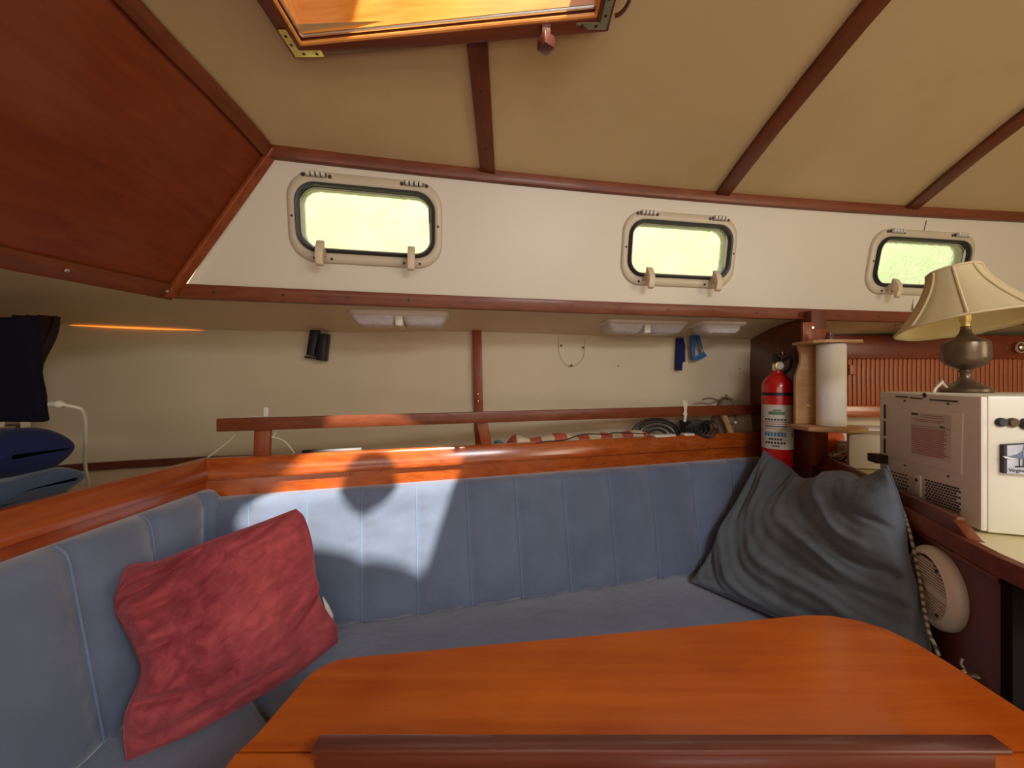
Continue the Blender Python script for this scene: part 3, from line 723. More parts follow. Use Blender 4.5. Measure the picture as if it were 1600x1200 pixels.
# ---------------------------------------------------------------- portlights
def portlight(i, x, z, ww, hh):
    c = W(x, z); n = (Wn(x)*1.0+V((0, 0, -(L0(x)-U0(x))/(ZU-ZL)*1.0))).normalized()
    up = V((0, 0, 1)); u = V((-n.y, n.x, 0)).normalized(); up = n.cross(u)*-1
    if up.z < 0: up = -up
    if u.x < 0: u = -u
    t_ = thing('window_%d' % i, None, None, c, kind='structure')
    def pt(a, b_, d): return c+u*a+up*b_+n*d
    def ringset(specs, nseg=8):
        return [[pt(a, b_, d) for a, b_ in rrect(w_, h_, r_, nseg)] for w_, h_, r_, d in specs]
    R = hh*.30
    iw, ih = ww*.90, hh*.765
    m = MB(); m.loft(ringset([(ww, hh, R, -.004), (ww, hh, R, .004), (ww-.008, hh-.008, R-.004, .009), (iw+.01, ih+.01, R*.78, .010), (iw, ih, R*.75, .007), (iw, ih, R*.75, -.03)]), caps=False); m.build('outer_frame', M['frame'], t_, angle=50)
    g1, g2 = iw, ih
    m = MB(); m.loft(ringset([(g1, g2, R*.75, .004), (g1-.003, g2-.003, R*.74, .016), (g1-.008, g2-.008, R*.72, .019), (g1-.018, g2-.018, R*.68, .017), (g1-.023, g2-.023, R*.66, .004), (g1-.023, g2-.023, R*.66, -.022)]), caps=False); m.build('gasket', M['blackr'], t_, angle=40)
    m = MB(); m.loft(ringset([(g1-.024, g2-.024, R*.66, -.022), (g1-.024, g2-.024, R*.66, .001), (g1-.029, g2-.029, R*.63, .002), (g1-.029, g2-.029, R*.63, -.022)]), caps=False); m.build('inner_rim', M['frame'], t_)
    m = MB(); m.prism([pt(a, b_, -.006) for a, b_ in rrect(g1-.024, g2-.024, R*.66, 8)], n*.005); m.build('pane', M['pane'], t_)
    # spigot through the cabin side and outer ring
    m = MB(); m.loft(ringset([(g1-.03, g2-.03, R*.58, -.006), (g1-.03, g2-.03, R*.58, -.035)]), caps=False); m.build('spigot', M['frame'], t_)
    for sx_ in (-.31, .31):
        h = t_ and MB()
        for k in range(4):
            h.lathe([(.0075, 0), (.0085, .001), (.0085, .008), (.0075, .009)], pt(sx_*ww-.025+k*.0135, hh*.462, .016), (n, up, u), 12)
        h.build('hinge', M['plast'], t_)
        h = MB(); h.box(pt(sx_*ww, hh*.458, .011), (.056, .010, .006), (u, up, n)); h.build('hinge_leaf', M['blackr'], t_, bevel=.001)
        for k in (-.036, .036): disc(pt(sx_*ww+k, hh*.450, .009), n, .0055, .003, 10).build('screw', M['screw'], t_)
    for sx_ in (-.29, .29):
        b0 = pt(sx_*ww, -hh*.40, .010)
        m = MB(); prof = [(-.006, .0), (-.006, .020), (.030, .030), (.034, .026), (.030, .020), (-.002, .008)]
        pl = [(hh*.14, .018), (hh*.14-.004, .027), (.012, .042), (-.010, .050), (-.034, .046), (-.040, .036), (-.024, .034), (-.008, .022), (-.008, 0), (.012, 0), (.012, .016)]
        m.loft([[b0+u*s+up*a+n*d for a, d in pl] for s in (-.0105, .0105)]); m.build('clamp_lever', M['dog'], t_, bevel=.002)
        for k in (-.024, .024): disc(pt(sx_*ww+k, -hh*.45, .009), n, .0042, .002, 10).build('screw', M['screw'], t_)
    for a_ in (-.47, .47): disc(pt(a_*ww, 0, .008), n, .0045, .002, 10).build('screw', M['screw'], t_)
    return t_
for i, p in enumerate(ports): portlight(i+1, *p)

# ---------------------------------------------------------------- roof hatch
A = V((-.473, .835, .700)); B_ = V((.197, .787, .715)); Cc = V((.197, .265, .75)); D = V((-.485, .265, .74))
ht = thing('roof_hatch', 'square wooden-framed deck hatch in the ceiling, its varnished sides sunlit', 'hatch', (A+B_+Cc+D)/4)
cen = (A+B_+Cc+D)/4
def insq(P, d): return P+V((d*(1 if P.x < cen.x else -1), d*(1 if P.y < cen.y else -1), 0))
out4 = [A, B_, Cc, D]; fr = .030
for i in range(4):
    P, Q = out4[i], out4[(i+1) % 4]; Pi, Qi = insq(P, fr), insq(Q, fr)
    m = MB(); m.loft([[P, Pi, Pi+V((0, 0, .055)), P+V((0, 0, .055))], [Q, Qi, Qi+V((0, 0, .055)), Q+V((0, 0, .055))]]); m.build('frame_rail', M['trimx'] if i % 2 == 0 else M['trimy'], ht, bevel=.002)
    # coaming board above the frame
    Pc, Qc, Pd, Qd = insq(P, fr+.006), insq(Q, fr+.006), insq(P, fr-.018), insq(Q, fr-.018)
    m = MB(); up1, up2 = .022, .19
    m.loft([[Pc+V((0, 0, up1)), Pc+V((0, 0, up2)), Pd+V((0, 0, up2)), Pd+V((0, 0, up1))], [Qc+V((0, 0, up1)), Qc+V((0, 0, up2)), Qd+V((0, 0, up2)), Qd+V((0, 0, up1))]]); m.build('coaming_board', M['coam'], ht)
    Pe, Qe = insq(P, fr+.004), insq(Q, fr+.004)
    m = MB(); m.tube([Pe+V((0, 0, .018)), Qe+V((0, 0, .018))], .0032, 8); m.build('metal_bead', M['chrome'], ht)
    Pe, Qe = insq(P, fr+.001), insq(Q, fr+.001)
    m = MB(); m.tube([Pe+V((0, 0, .005)), Qe+V((0, 0, .005))], .0045, 8); m.build('lip_bead', M['coam'], ht)
def corner_plate(P, dx, dy, mtl, lab, l1, l2):
    m = MB(); w_ = .015; o_ = .006; p = P+V((dx*o_, dy*o_, -.0015))
    m.prism([p, p+V((dx*l1, 0, l1*.02)), p+V((dx*l1, dy*w_, 0)), p+V((dx*w_, dy*w_, 0)), p+V((dx*w_, dy*l2, 0)), p+V((0, dy*l2, 0))], V((0, 0, .003)))
    o = m.build('corner_plate', mtl, ht, label=lab)
    for q in ((.022, .008), (l1-.012, .008), (.008, .03), (.008, l2-.012)): disc(p+V((dx*q[0], dy*q[1], 0)), (0, 0, -1), .0032, .001, 8).build('screw', M['screw'], o)
corner_plate(A, 1, -1, M['brass'], 'bright brass corner plate', .062, .062)
corner_plate(B_, -1, -1, M['patina'], 'tarnished green corner plate', .062, .075)
m = MB(); m.box(cen+V((0, -.0, .196)), (.02, .02, .004))
added_sun_flap = MB(); ang = math.radians(60); o0 = V((HX0-.01, 0, .915)); ld = V((math.cos(ang), 0, math.sin(ang))); ln = V((-math.sin(ang), 0, math.cos(ang)))
added_sun_flap.box(o0+ld*.31+V((0, .54, 0)), (.62, .54, .03), (ld, V((0, 1, 0)), ln)); added_sun_flap.build('added_sun_flap', M['coam'], ht, bevel=.004)  # unseen flap added above the opening to trim the sun beam
m = MB(); m.box((-.135, .54, .90), (.60, .51, .006)); m.build('clear_pane', M['clear'], ht)
m = MB(); m.lathe([(.083, -.004), (.085, 0), (.082, .014), (.06, .022), (.0, .024)], V((-.10, .495, .903)), None, 32); m.build('round_vent', M['chrome'], ht)
# small wooden turn button
q = at(853, 68, .775); tn = MB()
tn.box(q, (.026, .030, .022), (V((.8, .6, 0)), V((-.5, .65, .55)).normalized(), V((.3, -.45, .84)).normalized())); o = tn.build('turn_button', M['fiddle'], bevel=.002)
q2 = V((q.x, q.y, zc(q.x, q.y)))
tn = MB(); tn.box(q, (.026, .026, .024), (V((.82, .57, 0)), V((-.57, .82, 0)), V((0, 0, 1)))); 
bpy.data.objects.remove(o)
tn.box((q+q2)/2+V((0, 0, .006)), (.018, .018, abs(q2.z-q.z)), None); o = tn.build('turn_button', M['fiddle'], bevel=.002)
tagk(o, 'small dark wooden block hanging under the ceiling beside the hatch frame', 'wooden block')
# round hook/cord by the hatch's aft corner
q = at(962, 14, .76)
m = MB(); m.tube([V((.205+.020*math.sin(a), .76-.03*math.cos(a)*1.2-.03, .728+.0*a)) for a in [i*math.pi/10 for i in range(11)]], .004, 8); o = m.build('hatch_latch', M['fiddle']); tagk(o, 'dark curved latch beside the aft edge of the hatch', 'latch')

# ---------------------------------------------------------------- under-deck lights
def soffz(p): return .236
def under_light(x0, x1, yn, label, double=True, dep=.125, h=.046, zz=.233, rot=.12):
    cx = (x0+x1)/2; L = x1-x0; c = V((cx, yn+dep/2+.01, zz)); u = V((1, rot, 0)).normalized(); v = V((-rot, 1, 0)).normalized(); k = V((0, 0, -1))
    t_ = thing('cabin_light', label, 'light fixture', c, 'white lights under the side deck')
    def lo(fx, fy, d): return [c+u*a*fx+v*b_*fy+k*d for a, b_ in rrect(L, dep, min(.022, dep/2.2), 6)]
    m = MB(); m.loft([lo(1, 1, -.006), lo(1, 1, .006), lo(.97, .94, .010), lo(.90, .86, .014)]); m.build('housing', M['plast'], t_, bevel=0)
    if double:
        for s in (-1, 1):
            def l2(f, fy, d, s=s): return [c+u*(s*(L*.255-L*.02*(1-f)*3)+a*f)+v*b_*fy+k*d for a, b_ in rrect(L*.455, dep*.86, .02, 6)]
            m = MB(); m.loft([l2(1, 1, .010), l2(.92, .92, h*.55), l2(.80, .76, h*.85), l2(.62, .5, h)]); m.build('lens', M['lens'], t_)
        m = MB(); m.box(c+k*(h*.55), (L*.075, dep*.8, h*.9), (u, v, V((0, 0, 1)))); sw = m.build('switch_housing', M['plast'], t_, bevel=.003)
        m = MB(); m.box(c+k*(h*.98)-v*.01, (L*.035, dep*.3, .006), (u, v, V((0, 0, 1)))); m.build('switch', M['steel'], sw, bevel=.001)
    else:
        def l2(f, fy, d): return [c+u*a*f+v*b_*fy+k*d for a, b_ in rrect(L*.86, dep*.84, .03, 6)]
        m = MB(); m.loft([l2(1, 1, .010), l2(.97, .95, h*.6), l2(.80, .78, h*.9), l2(.5, .4, h)]); m.build('lens', M['lens'], t_)
    return t_
under_light(-.555, -.222, 1.275, 'long white twin-lens light under the deck, nearest the forward portlight')
under_light(.352, .695, 1.475, 'long white twin-lens light under the deck, left of the round-ended one', rot=.14)
under_light(.735, .935, 1.50, 'short white single-lens light under the deck beside the bulkhead', double=False, rot=.12)
under_light(1.60, 1.93, 1.50, 'white light under the deck seen behind the lampshade', double=True, rot=.1, dep=.12)

# ---------------------------------------------------------------- things hung on the hull
def hx(px, py, off=.012):
    x = 0
    for _ in range(20):
        y = hully(x)-off; x = (px-800)/600*y
    return V((x, y, (HY-py)/600*y))
tt = thing('black_bracket', 'pair of black straps hanging on the hull wall beside the long forward light', 'strap', hx(492, 560, .02), None)
def quadbox(pxs, off, th, nm, mtl, par):
    P = [hx(a, b_, off) for a, b_ in pxs]; m = MB(); m.prism(P, V((0, th, 0))); return m.build(nm, mtl, par, bevel=.002)
quadbox([(484, 515), (498, 515), (490, 557), (478, 554)], .030, .022, 'strap', M['black'], tt)
quadbox([(497, 521), (510, 521), (506, 564), (493, 562)], .045, .036, 'strap', M['black'], tt)
quadbox([(475, 556), (489, 559), (488, 561), (475, 559)], .032, .024, 'buckle', M['black'], tt)
m = MB(); m.prism([hx(a, b_, .02) for a, b_ in ((1058, 528), (1068, 528), (1071, 540), (1071, 565), (1067, 566), (1066, 579), (1057, 578))], V((0, .014, 0)))
o = m.build('strap', M['navy'], bevel=.001); tagk(o, 'straight dark navy strap hanging on the hull wall', 'strap')
m = MB(); m.loft([[hx(a, b_, .035) for a, b_ in q]+[hx(a, b_, .012) for a, b_ in q[::-1]] for q in (((1079, 524), (1091, 523)), ((1080, 545), (1087, 540)), ((1083, 563), (1086, 556)), ((1091, 563), (1091, 555)), ((1105, 556), (1099, 549)), ((1099, 548), (1096, 545)), ((1095, 530), (1090, 530)), ((1092, 523), (1088, 523)))])
o = m.build('strap', M['blueweb'], bevel=.0005); tagk(o, 'bright blue looped strap hanging on the hull wall', 'strap')
# faint U-shaped outline with three screws
m = MB(); m.tube(spline([hx(a, b_, .002) for a, b_ in ((873, 526), (873, 548), (878, 562), (890, 573), (903, 569), (912, 556), (914, 530))], 24), .0007, 5)
uo = m.build('wire_loop', M['bark'], hull)
for a, b_ in ((877, 540), (911, 543), (893, 571)): disc(hx(a, b_, .0), (0, -1, 0), .005, .004, 8).build('screw', M['screw'], hull)
for a, b_ in ((1140, 541), (966, 572), (1155, 576)): disc(hx(a, b_, -.008), (0, -1, 0), .003, .006, 8).build('screw', M['screw'], hull)

# ---------------------------------------------------------------- things on the shelf
def sh(px, py, o_): # point on a plane parallel to the board, o_ behind it
    return onplane(px, py, V((0, 1.352+o_*1.045, 0)), BN)
# folded striped cloth
P0, P1 = sh(786, 700, .085), sh(1015, 690, .085); L = (P1-P0).length; rings = []; N_ = 60
fl_c = lambda f: V((P0.x+(P1.x-P0.x)*f, P0.y+(P1.y-P0.y)*f, -.318))
m = MB()
for i in range(N_+1):
    f = i/N_; c = fl_c(f); hgt = (.106+.006*math.sin(f*23)+.008*noise.noise(V((f*9, 0, 0)))); hgt *= min(1, .55+f*6)
    if f > .96: hgt *= .8
    ring = []
    for k in range(16):
        a = 2*math.pi*k/16; ca, sa = math.cos(a), math.sin(a)
        ring.append(c+BN*(.05*(abs(ca)**.7)*(1 if ca > 0 else -1))+V((0, 0, hgt/2+hgt/2*(abs(sa)**.6)*(1 if sa > 0 else -1)+.004*noise.noise(V((f*14, k*.7, 2))))))
    rings.append(ring)
m.loft(rings); fl = m.build('folded_flag', M['flag']); tagk(fl, 'folded red and cream striped cloth lying along the shelf', 'flag')
m = MB(); m.box(fl_c(0)+V((-.012, 0, .05)), (.03, .09, .085), (BD, BN, V((0, 0, 1)))); m.build('blue_field', M['inkblue'], fl, bevel=.01, label='blue corner of the cloth')
m = MB(); m.tube(spline([sh(832, 695, .004), sh(850, 690, .004), sh(880, 688, .004), sh(905, 680, .004), sh(925, 678, .004), sh(950, 679, .004), sh(958, 676, .004), sh(985, 677, .004), sh(1010, 678, .004)], 40), .0022, 6)
o = m.build('thin_cord', M['black']); tagk(o, 'thin black cord trailing over the striped cloth', 'cord')
# black cable coil
m = MB(); c = sh(1030, 676, .05)
for k in range(9):
    r_ = .028+.006*k+random.random()*.004; ph = random.random()*.4-.2; dy = random.random()*.04
    m.tube([c+V((math.cos(a)*r_*1.35+ph*.03, dy, math.sin(a)*r_*.95-.02)) for a in [i*math.pi/14 for i in range(28)]], .0028, 6, loop=True)
o = m.build('cable_coil', M['black']); tagk(o, 'coil of black cable standing on the shelf', 'cable')
for (a0, b0, a1, b1, lab) in ((1020, 679, 1053, 683, 'white flat charger beside the black cable coil'), (1066, 678, 1082, 680, 'small white adapter right of the black cable coil')):
    p, q = sh(a0, b0, .018), sh(a1, b1, .018); m = MB(); m.box((p+q)/2-V((0, 0, .036)), ((q-p).length, .03, .085), (BD, BN, V((0, 0, 1)))); o = m.build('charger', M['plast'], bevel=.005); tagk(o, lab, 'charger', 'white chargers on the shelf')
# black camera-like tangle
m = MB(); c = sh(1085, 668, .05); m.box(c-V((0, 0, .045)), (.095, .07, .15), (BD, BN, V((0, 0, 1))))
for k in range(6):
    r_ = .025+.004*k; m.tube([c+V((math.cos(a)*r_-.03+.012*k, -.042-.002*k, math.sin(a)*r_*.8)) for a in [i*math.pi/10 for i in range(20)]], .003, 6, loop=True)
o = m.build('gadget_tangle', M['black'], bevel=.006); tagk(o, 'black electronic gadget with looped leads on the shelf', 'gadget')
# red rope hank
m = MB(); c = sh(1112, 668, .045)
for k in range(5): m.tube([c+V((math.cos(a)*(.012+.003*k), -.005*k, math.sin(a)*(.045-.003*k)-.03)) for a in [i*math.pi/12 for i in range(24)]], .0028, 6, loop=True)
o = m.build('rope_hank', mat('dull_red_rope', (.22, .05, .045), .8)); tagk(o, 'small dull red rope hank on the shelf', 'rope')
# tan mesh bag
m = MB(); c = sh(1132, 664, .06); rings = []
for k in range(15):
    f = k/14; z = -.32+.26*f; rr = (.055*(math.sin(math.pi*min(1, .12+f*.92))**.5)); rings.append([V((c.x+.02*f+math.cos(a)*rr*(1+.2*noise.noise(V((a, f*3, 1)))), c.y+.02+math.sin(a)*rr*.7, z)) for a in [i*2*math.pi/14 for i in range(14)]])
m.loft(rings); bagm = m.build('net_bag', M['bark']); tagk(bagm, 'lumpy tan net bag of oddments against the bulkhead', 'bag')
m = MB(); p = sh(1128, 642, .022); q = sh(1142, 678, .022); m.tube([p, q], .013, 10); m.build('paper_roll', M['pine'], bagm)
m = MB(); m.lathe([(.0, -.007), (.006, -.004), (.007, 0), (.006, .004), (0, .007)], sh(1149, 660, .012), None, 10); m.build('white_knob', M['plast'], bagm)
m = MB(); m.tube(spline([sh(1098, 624, .05), sh(1110, 622, .05), sh(1122, 625, .05), sh(1130, 621, .05), sh(1143, 623, .05), sh(1148, 628, .05)], 16), .004, 6); m.build('bag_tie', M['bark'], bagm)
# twist of cream ribbon clipped to the rail
m = MB(); m.loft([[rp(0, 0, 0)*0+onplane(a, b_, V((0, 1.352-.004, 0)), BN) for a, b_ in r_]+[onplane(a, b_, V((0, 1.352-.008, 0)), BN) for a, b_ in r_[::-1]] for r_ in (((1066, 627), (1070, 625)), ((1068, 634), (1074, 632)), ((1069, 642), (1073, 642)), ((1067, 647), (1074, 647)), ((1069, 650), (1073, 650)), ((1068, 659), (1072, 659)))])
m.tube(spline([onplane(a, b_, V((0, 1.352-.006, 0)), BN) for a, b_ in ((1060, 622), (1066, 627), (1072, 634), (1074, 625))], 10), .002, 5)
o = m.build('ribbon_tie', M['cord']); tagk(o, 'knotted cream ribbon hanging over the wooden shelf rail', 'ribbon')
# remote
p, q = sh(472, 707, .05), sh(562, 703, .05); c = (p+q)/2
rm = thing('remote_control', 'slim black remote control with blue buttons lying behind the capping', 'remote control', c)
ax = (BD, (BN*.85+V((0, 0, -.5))).normalized(), (V((0, 0, .85))+BN*.5).normalized())
m = MB(); m.box(c-V((0, -.02, .018)), (.175, .09, .016), ax); m.build('body', M['black'], rm, bevel=.003)
for k in range(6): m = MB(); m.box(c+BD*(.01+.012*k)+V((0, -.008, .001)), (.007, .006, .004), ax); m.build('button', M['inkblue'], rm)
# white wires
m = MB(); m.tube(spline([sh(322, 717, .05), sh(340, 703, .05), sh(360, 687, .045), sh(373, 672, .04), sh(385, 655, .035), sh(392, 651, .03), sh(408, 652, .025)], 26), .0022, 6)
m.tube(spline([sh(423, 684, .03), sh(432, 684, .03), sh(445, 690, .03), sh(455, 701, .04), sh(462, 712, .05)], 16), .0022, 6)
m.tube(spline([sh(431, 660, .03), sh(431, 676, .03), sh(424, 684, .03)], 8), .002, 6)
o = m.build('white_wire', M['cord']); tagk(o, 'thin white wire looped around the forward end of the shelf rail', 'wire')

# ---------------------------------------------------------------- forward alcove
tv = thing('television', 'dark flat television hanging at the left edge above folded bedding', 'television', (-1.36, .95, .15))
m = MB(); m.loft([[V((-1.62, .95, z0_)), V((-1.162+dx, .925, z0_)), V((-1.168+dx, .95, z0_)), V((-1.62, .985, z0_))] for z0_, dx in ((.155, 0), (.10, .004), (0, .012), (-.100, .028))]); m.build('screen_body', M['tvcloth'], tv, bevel=.006)
for x in (-1.235, -1.30): m = MB(); m.box((x, .97, -.108), (.012, .02, .02)); m.build('foot', M['chrome'], tv)
m = MB(); m.box((-1.27, .975, -.112), (.08, .012, .004)); m.build('foot_bar', M['chrome'], tv)
plug = V((-1.128, .945, -.062))
cd = thing('aerial_cord', 'white aerial cord with a plug at the television edge, drooping to the shelf', 'cord', plug)
m = MB(); m.lathe([(.006, 0), (.0075, .001), (.0075, .018), (.010, .020), (.010, .026), (.007, .030), (.003, .036)], plug-V((.008, 0, -.004)), (V((0, 1, 0)), V((0, 0, 1)), V((1, 0, 0))), 12); m.build('plug', M['cord'], cd)
m = MB(); m.tube(spline([V((-1.105, .945, -.058)), at(110, 635, .95), at(125, 638, .96), at(133, 652, .98), at(134, 690, 1.02), at(133, 725, 1.07), at(140, 762, 1.13)], 36), .0042, 8); m.build('cable', M['cord'], cd)
# curtain
m = MB(); vs = []
def curt(off):
    rows = []
    for k in range(13):
        f = k/12; z = .19-.28*f; row = []
        xr = at(97-22*min(1, f*1.9)+4*math.sin(f*9), 500, 1.14).x
        for i in range(15):
            g = i/14; x = -1.46+(xr+1.46)*g; row.append(V((x, 1.12+.018*math.sin(g*22+f*1.5)+off, z)))
        rows.append(row)
    return rows
a, b_ = curt(0), curt(.006)
m.loft([r1+r2[::-1] for r1, r2 in zip(a, b_)]); o = m.build('curtain', M['curtain']); tagk(o, 'dark brown gathered curtain behind the television', 'curtain')
# bedding
def bolster(name, label, xr, x0, yc, ry, z0_, z1_, mtl, flat=.7, fold=0, group=None):
    m = MB(); rings = []
    for i in range(30):
        g = 1-(1-i/29)**2.2; x = x0+(xr-x0)*g; dd = (xr-x)/max(.02, (z1_-z0_)*.5); e_ = math.sqrt(max(0, 1-(1-min(1, dd))**2)); e_ = max(e_, .03); ring = []
        for k in range(28):
            a_ = 2*math.pi*k/28; ca, sa = math.cos(a_), math.sin(a_)
            hh = (z1_-z0_)/2
            rz = hh*(abs(sa)**flat)*(1 if sa > 0 else -1)*e_; ry_ = ry*(abs(ca)**.8)*(1 if ca > 0 else -1)*(e_*.4+.6)
            bump = .004*math.sin(a_*fold+g*3)+.006*noise.noise(V((x*9, ca*1.2+sa, z0_*9)))
            ring.append(V((x, yc+ry_, (z0_+z1_)/2+rz+bump)))
        rings.append(ring)
    m.loft(rings); o = m.build(name, mtl, angle=70); return tagk(o, label, 'bedding', group)
bolster('rolled_blanket', 'dark navy rolled blanket on top of the slate-blue one', -1.10, -1.70, .90, .09, -.222, -.115, M['navy'], .9, 3)
bolster('folded_blanket', 'slate-blue folded blanket at the bottom of the bedding pile', -1.085, -1.70, .90, .095, -.275, -.217, M['steelblue'], .6, 4)
bolster('folded_blanket', 'slate-blue blanket lying directly on the shelf behind the capping', -1.09, -1.70, .90, .10, -.319, -.270, M['steelblue'], .6, 3)

# ---------------------------------------------------------------- fire extinguisher
ex = V((1.043, 1.51, 0)); e_t = thing('fire_extinguisher', 'red fire extinguisher with a white label strapped to the dark bulkhead', 'fire extinguisher', ex+V((0, 0, -.36)))
m = MB(); m.lathe([(.03, -.36), (.050, -.357), (.053, -.345), (.053, -.025), (.050, -.008), (.042, .008), (.028, .022), (.018, .030), (.016, .040)], ex, None, 32); m.build('cylinder', M['extred'], e_t)
m = MB(); m.lathe([(.0545, 0), (.0545, .012)], ex+V((0, 0, -.057)), None, 32); m.build('strap', M['black'], e_t)
m = MB(); m.box(ex+V((.045, .0, -.05)), (.02, .03, .05)); m.build('wall_bracket', M['black'], e_t)
m = MB(); m.lathe([(.014, .036), (.017, .046), (.017, .066), (.012, .07)], ex, None, 16); m.build('valve', M['chrome'], e_t)
m = MB(); m.lathe([(.015, 0), (.017, .002), (.017, .010), (.014, .012)], ex+V((-.006, -.016, .058)), (V((1, 0, 0)), V((0, 0, 1)), V((-.2, -1, 0)).normalized()), 16); g_ = m.build('gauge', M['brass'], e_t)
m = MB(); m.lathe([(.0135, 0), (.0135, .0008)], ex+V((-.0084, -.028, .058)), (V((1, 0, 0)), V((0, 0, 1)), V((-.2, -1, 0)).normalized()), 16); m.build('dial', M['label'], g_)
m = MB(); m.loft([[ex+V((.0+s, -.01+.03*k, z)) for s, z in ((-.006, .070), (-.006, .095+.01*k), (.006, .095+.01*k), (.006, .070))] for k in (0, .5, 1)]); m.box(ex+V((.012, .01, .105)), (.012, .06, .008)); m.tube(spline([ex+V((.012, -.01, .08)), ex+V((.03, -.03, .09)), ex+V((.034, -.02, .05)), ex+V((.022, -.005, .03))], 10), .006, 8); m.build('handle', M['black'], e_t)
m = MB(); m.tube([ex+V((-.002+.009*math.cos(a), -.02, .105+.012*math.sin(a))) for a in [i*math.pi/6 for i in range(12)]], .0018, 5, loop=True); m.build('safety_pin', M['chrome'], e_t)
# wrap label
def arc(rad, a0, a1, z0_, z1_, mtl, nm, par, th=.0006, n=14):
    m = MB(); m.loft([[ex+V((math.sin(a)*rad, -math.cos(a)*rad, z0_)), ex+V((math.sin(a)*rad, -math.cos(a)*rad, z1_)), ex+V((math.sin(a)*(rad-th), -math.cos(a)*(rad-th), z1_)), ex+V((math.sin(a)*(rad-th), -math.cos(a)*(rad-th), z0_))] for a in [a0+(a1-a0)*i/n for i in range(n+1)]])
    return m.build(nm, mtl, par)
vf = -math.atan2(ex.x, ex.y)                     # bearing that faces the camera
lb = arc(.0538, vf-1.35, vf+1.45, -.262, -.092, M['label'], 'label', e_t)
arc(.0542, vf-.55, vf+.45, -.130, -.118, M['inkgrn'], 'print', lb); arc(.0542, vf-.25, vf+.25, -.116, -.110, M['inkgrn'], 'print', lb)
for k, (z, h_, c_, w_, cc) in enumerate(((-.149, .006, M['ink'], .7, -.1), (-.158, .003, M['inkred'], .75, -.1), (-.166, .003, M['inkred'], .7, -.1), (-.175, .004, M['ink'], .7, -.1), (-.183, .003, M['inkred'], .75, -.1), (-.205, .016, M['inkblue'], .72, -.1), (-.224, .008, M['ink'], .42, -.1), (-.238, .008, M['ink'], .66, -.1), (-.250, .004, M['ink'], .25, -.1))):
    if h_ > .005:
        nseg = 7 if w_ > .5 else 5
        for s in range(nseg):
            a0 = vf+cc-w_+2*w_*s/nseg; arc(.0543, a0, a0+2*w_/nseg*.72, z-h_/2, z+h_/2, c_, 'print', lb, n=2)
    else: arc(.0542, vf+cc-w_, vf+cc+w_, z-h_/2, z+h_/2, c_, 'print', lb)
arc(.0544, vf+.95, vf+1.15, -.213, -.200, M['inkred'], 'print', lb)

# ---------------------------------------------------------------- paper towel holder
ph = thing('paper_towel_holder', 'pine paper towel holder on the bulkhead end', 'paper towel holder', (1.10, 1.35, -.16))
m = MB(); m.prism([(1.018, 1.398, .128), (1.190, 1.398, .128), (1.190, 1.30, .128), (1.165, 1.275, .128), (1.045, 1.275, .128), (1.018, 1.30, .128)], (0, 0, .010)); m.build('top_plate', M['pine'], ph, bevel=.002)
m = MB(); m.prism([(1.005, 1.398, -.172), (1.190, 1.398, -.172), (1.190, 1.28, -.172), (1.10, 1.25, -.172), (1.005, 1.30, -.172)], (0, 0, .016)); m.build('bottom_plate', M['pine'], ph, bevel=.003)
wv_ = [(.128, 1.037), (.10, 1.045), (.07, 1.046), (.045, 1.038), (.02, 1.028), (-.02, 1.026), (-.08, 1.026), (-.156, 1.026)]
m = MB(); m.prism([(x, 1.402, z) for z, x in wv_]+[(1.13, 1.402, -.156), (1.13, 1.402, .128)], (0, -.014, 0)); bk = m.build('back_plate', M['pine'], ph, bevel=.002)
disc(V((1.072, 1.388, -.09)), (0, -1, 0), .006, .003).build('screw', M['brass'], bk)
m = MB(); m.lathe([(.014, .138), (.014, .150), (.010, .158), (.010, .166), (.006, .170)], V((1.10, 1.33, 0)), None, 14); m.build('peg', M['fiddle'], ph)
m = MB(); m.box((1.075, 1.395, .175), (.045, .014, .075)); tabp = m.build('hanging_tab', M['trimz'], ph, bevel=.003)
disc(V((1.085, 1.387, .192)), (0, -1, 0), .005, .003).build('screw', M['chrome'], tabp)
m = MB(); m.lathe([(.012, -.155), (.040, -.155), (.0415, -.152), (.0415, .122), (.040, .126), (.012, .126)], V((1.105, 1.33, 0)), None, 40)
o = m.build('paper_towel_roll', M['paper']); tagk(o, 'white paper towel roll standing in the pine holder', 'paper towel roll')

# ---------------------------------------------------------------- microwave
N0 = V((.919, .75, -.296)); mu = V((.296, .955, 0)).normalized(); mv = V((.955, -.296, 0)).normalized(); mn = -mv
mw = thing('microwave', 'white microwave oven on the counter with its back to the settee', 'microwave', N0+V((0, 0, -.004)))
Lw, Hh, Dp = .325, .267, .34; AX = (mv, mu, V((0, 0, 1)))
m = MB(); m.box(N0+mu*(Lw/2)+mv*(Dp/2+.004)+V((0, 0, Hh/2)), (Dp-.008, Lw, Hh), AX); m.build('case', M['mw'], mw, bevel=.004)
m = MB(); m.box(N0+mu*(Lw/2)+mv*.004+V((0, 0, Hh/2)), (.010, Lw-.004, Hh-.004), AX); bp_ = m.build('back_panel', M['mwb'], mw, bevel=.002)
bpl = N0+mn*.001
def bpt(px, py, d=0): return onplane(px, py, bpl, mn)+mn*d
def bquad(pxs, d, th, nm, mtl, par, bevel=0, kind=None):
    m = MB(); m.prism([bpt(a, b_, d) for a, b_ in pxs], mn*th); return m.build(nm, mtl, par, bevel=bevel)
bquad([(1391, 637), (1506, 645), (1504, 742), (1391, 714)], -.002, .0045, 'raised_panel', M['mwb'], bp_, .002)
lq = bquad([(1425, 643), (1489, 649), (1489, 723), (1425, 711)], .0026, .0006, 'label', M['label'], bp_)
def lin(a, b_, f): return (a[0]+(b_[0]-a[0])*f, a[1]+(b_[1]-a[1])*f)
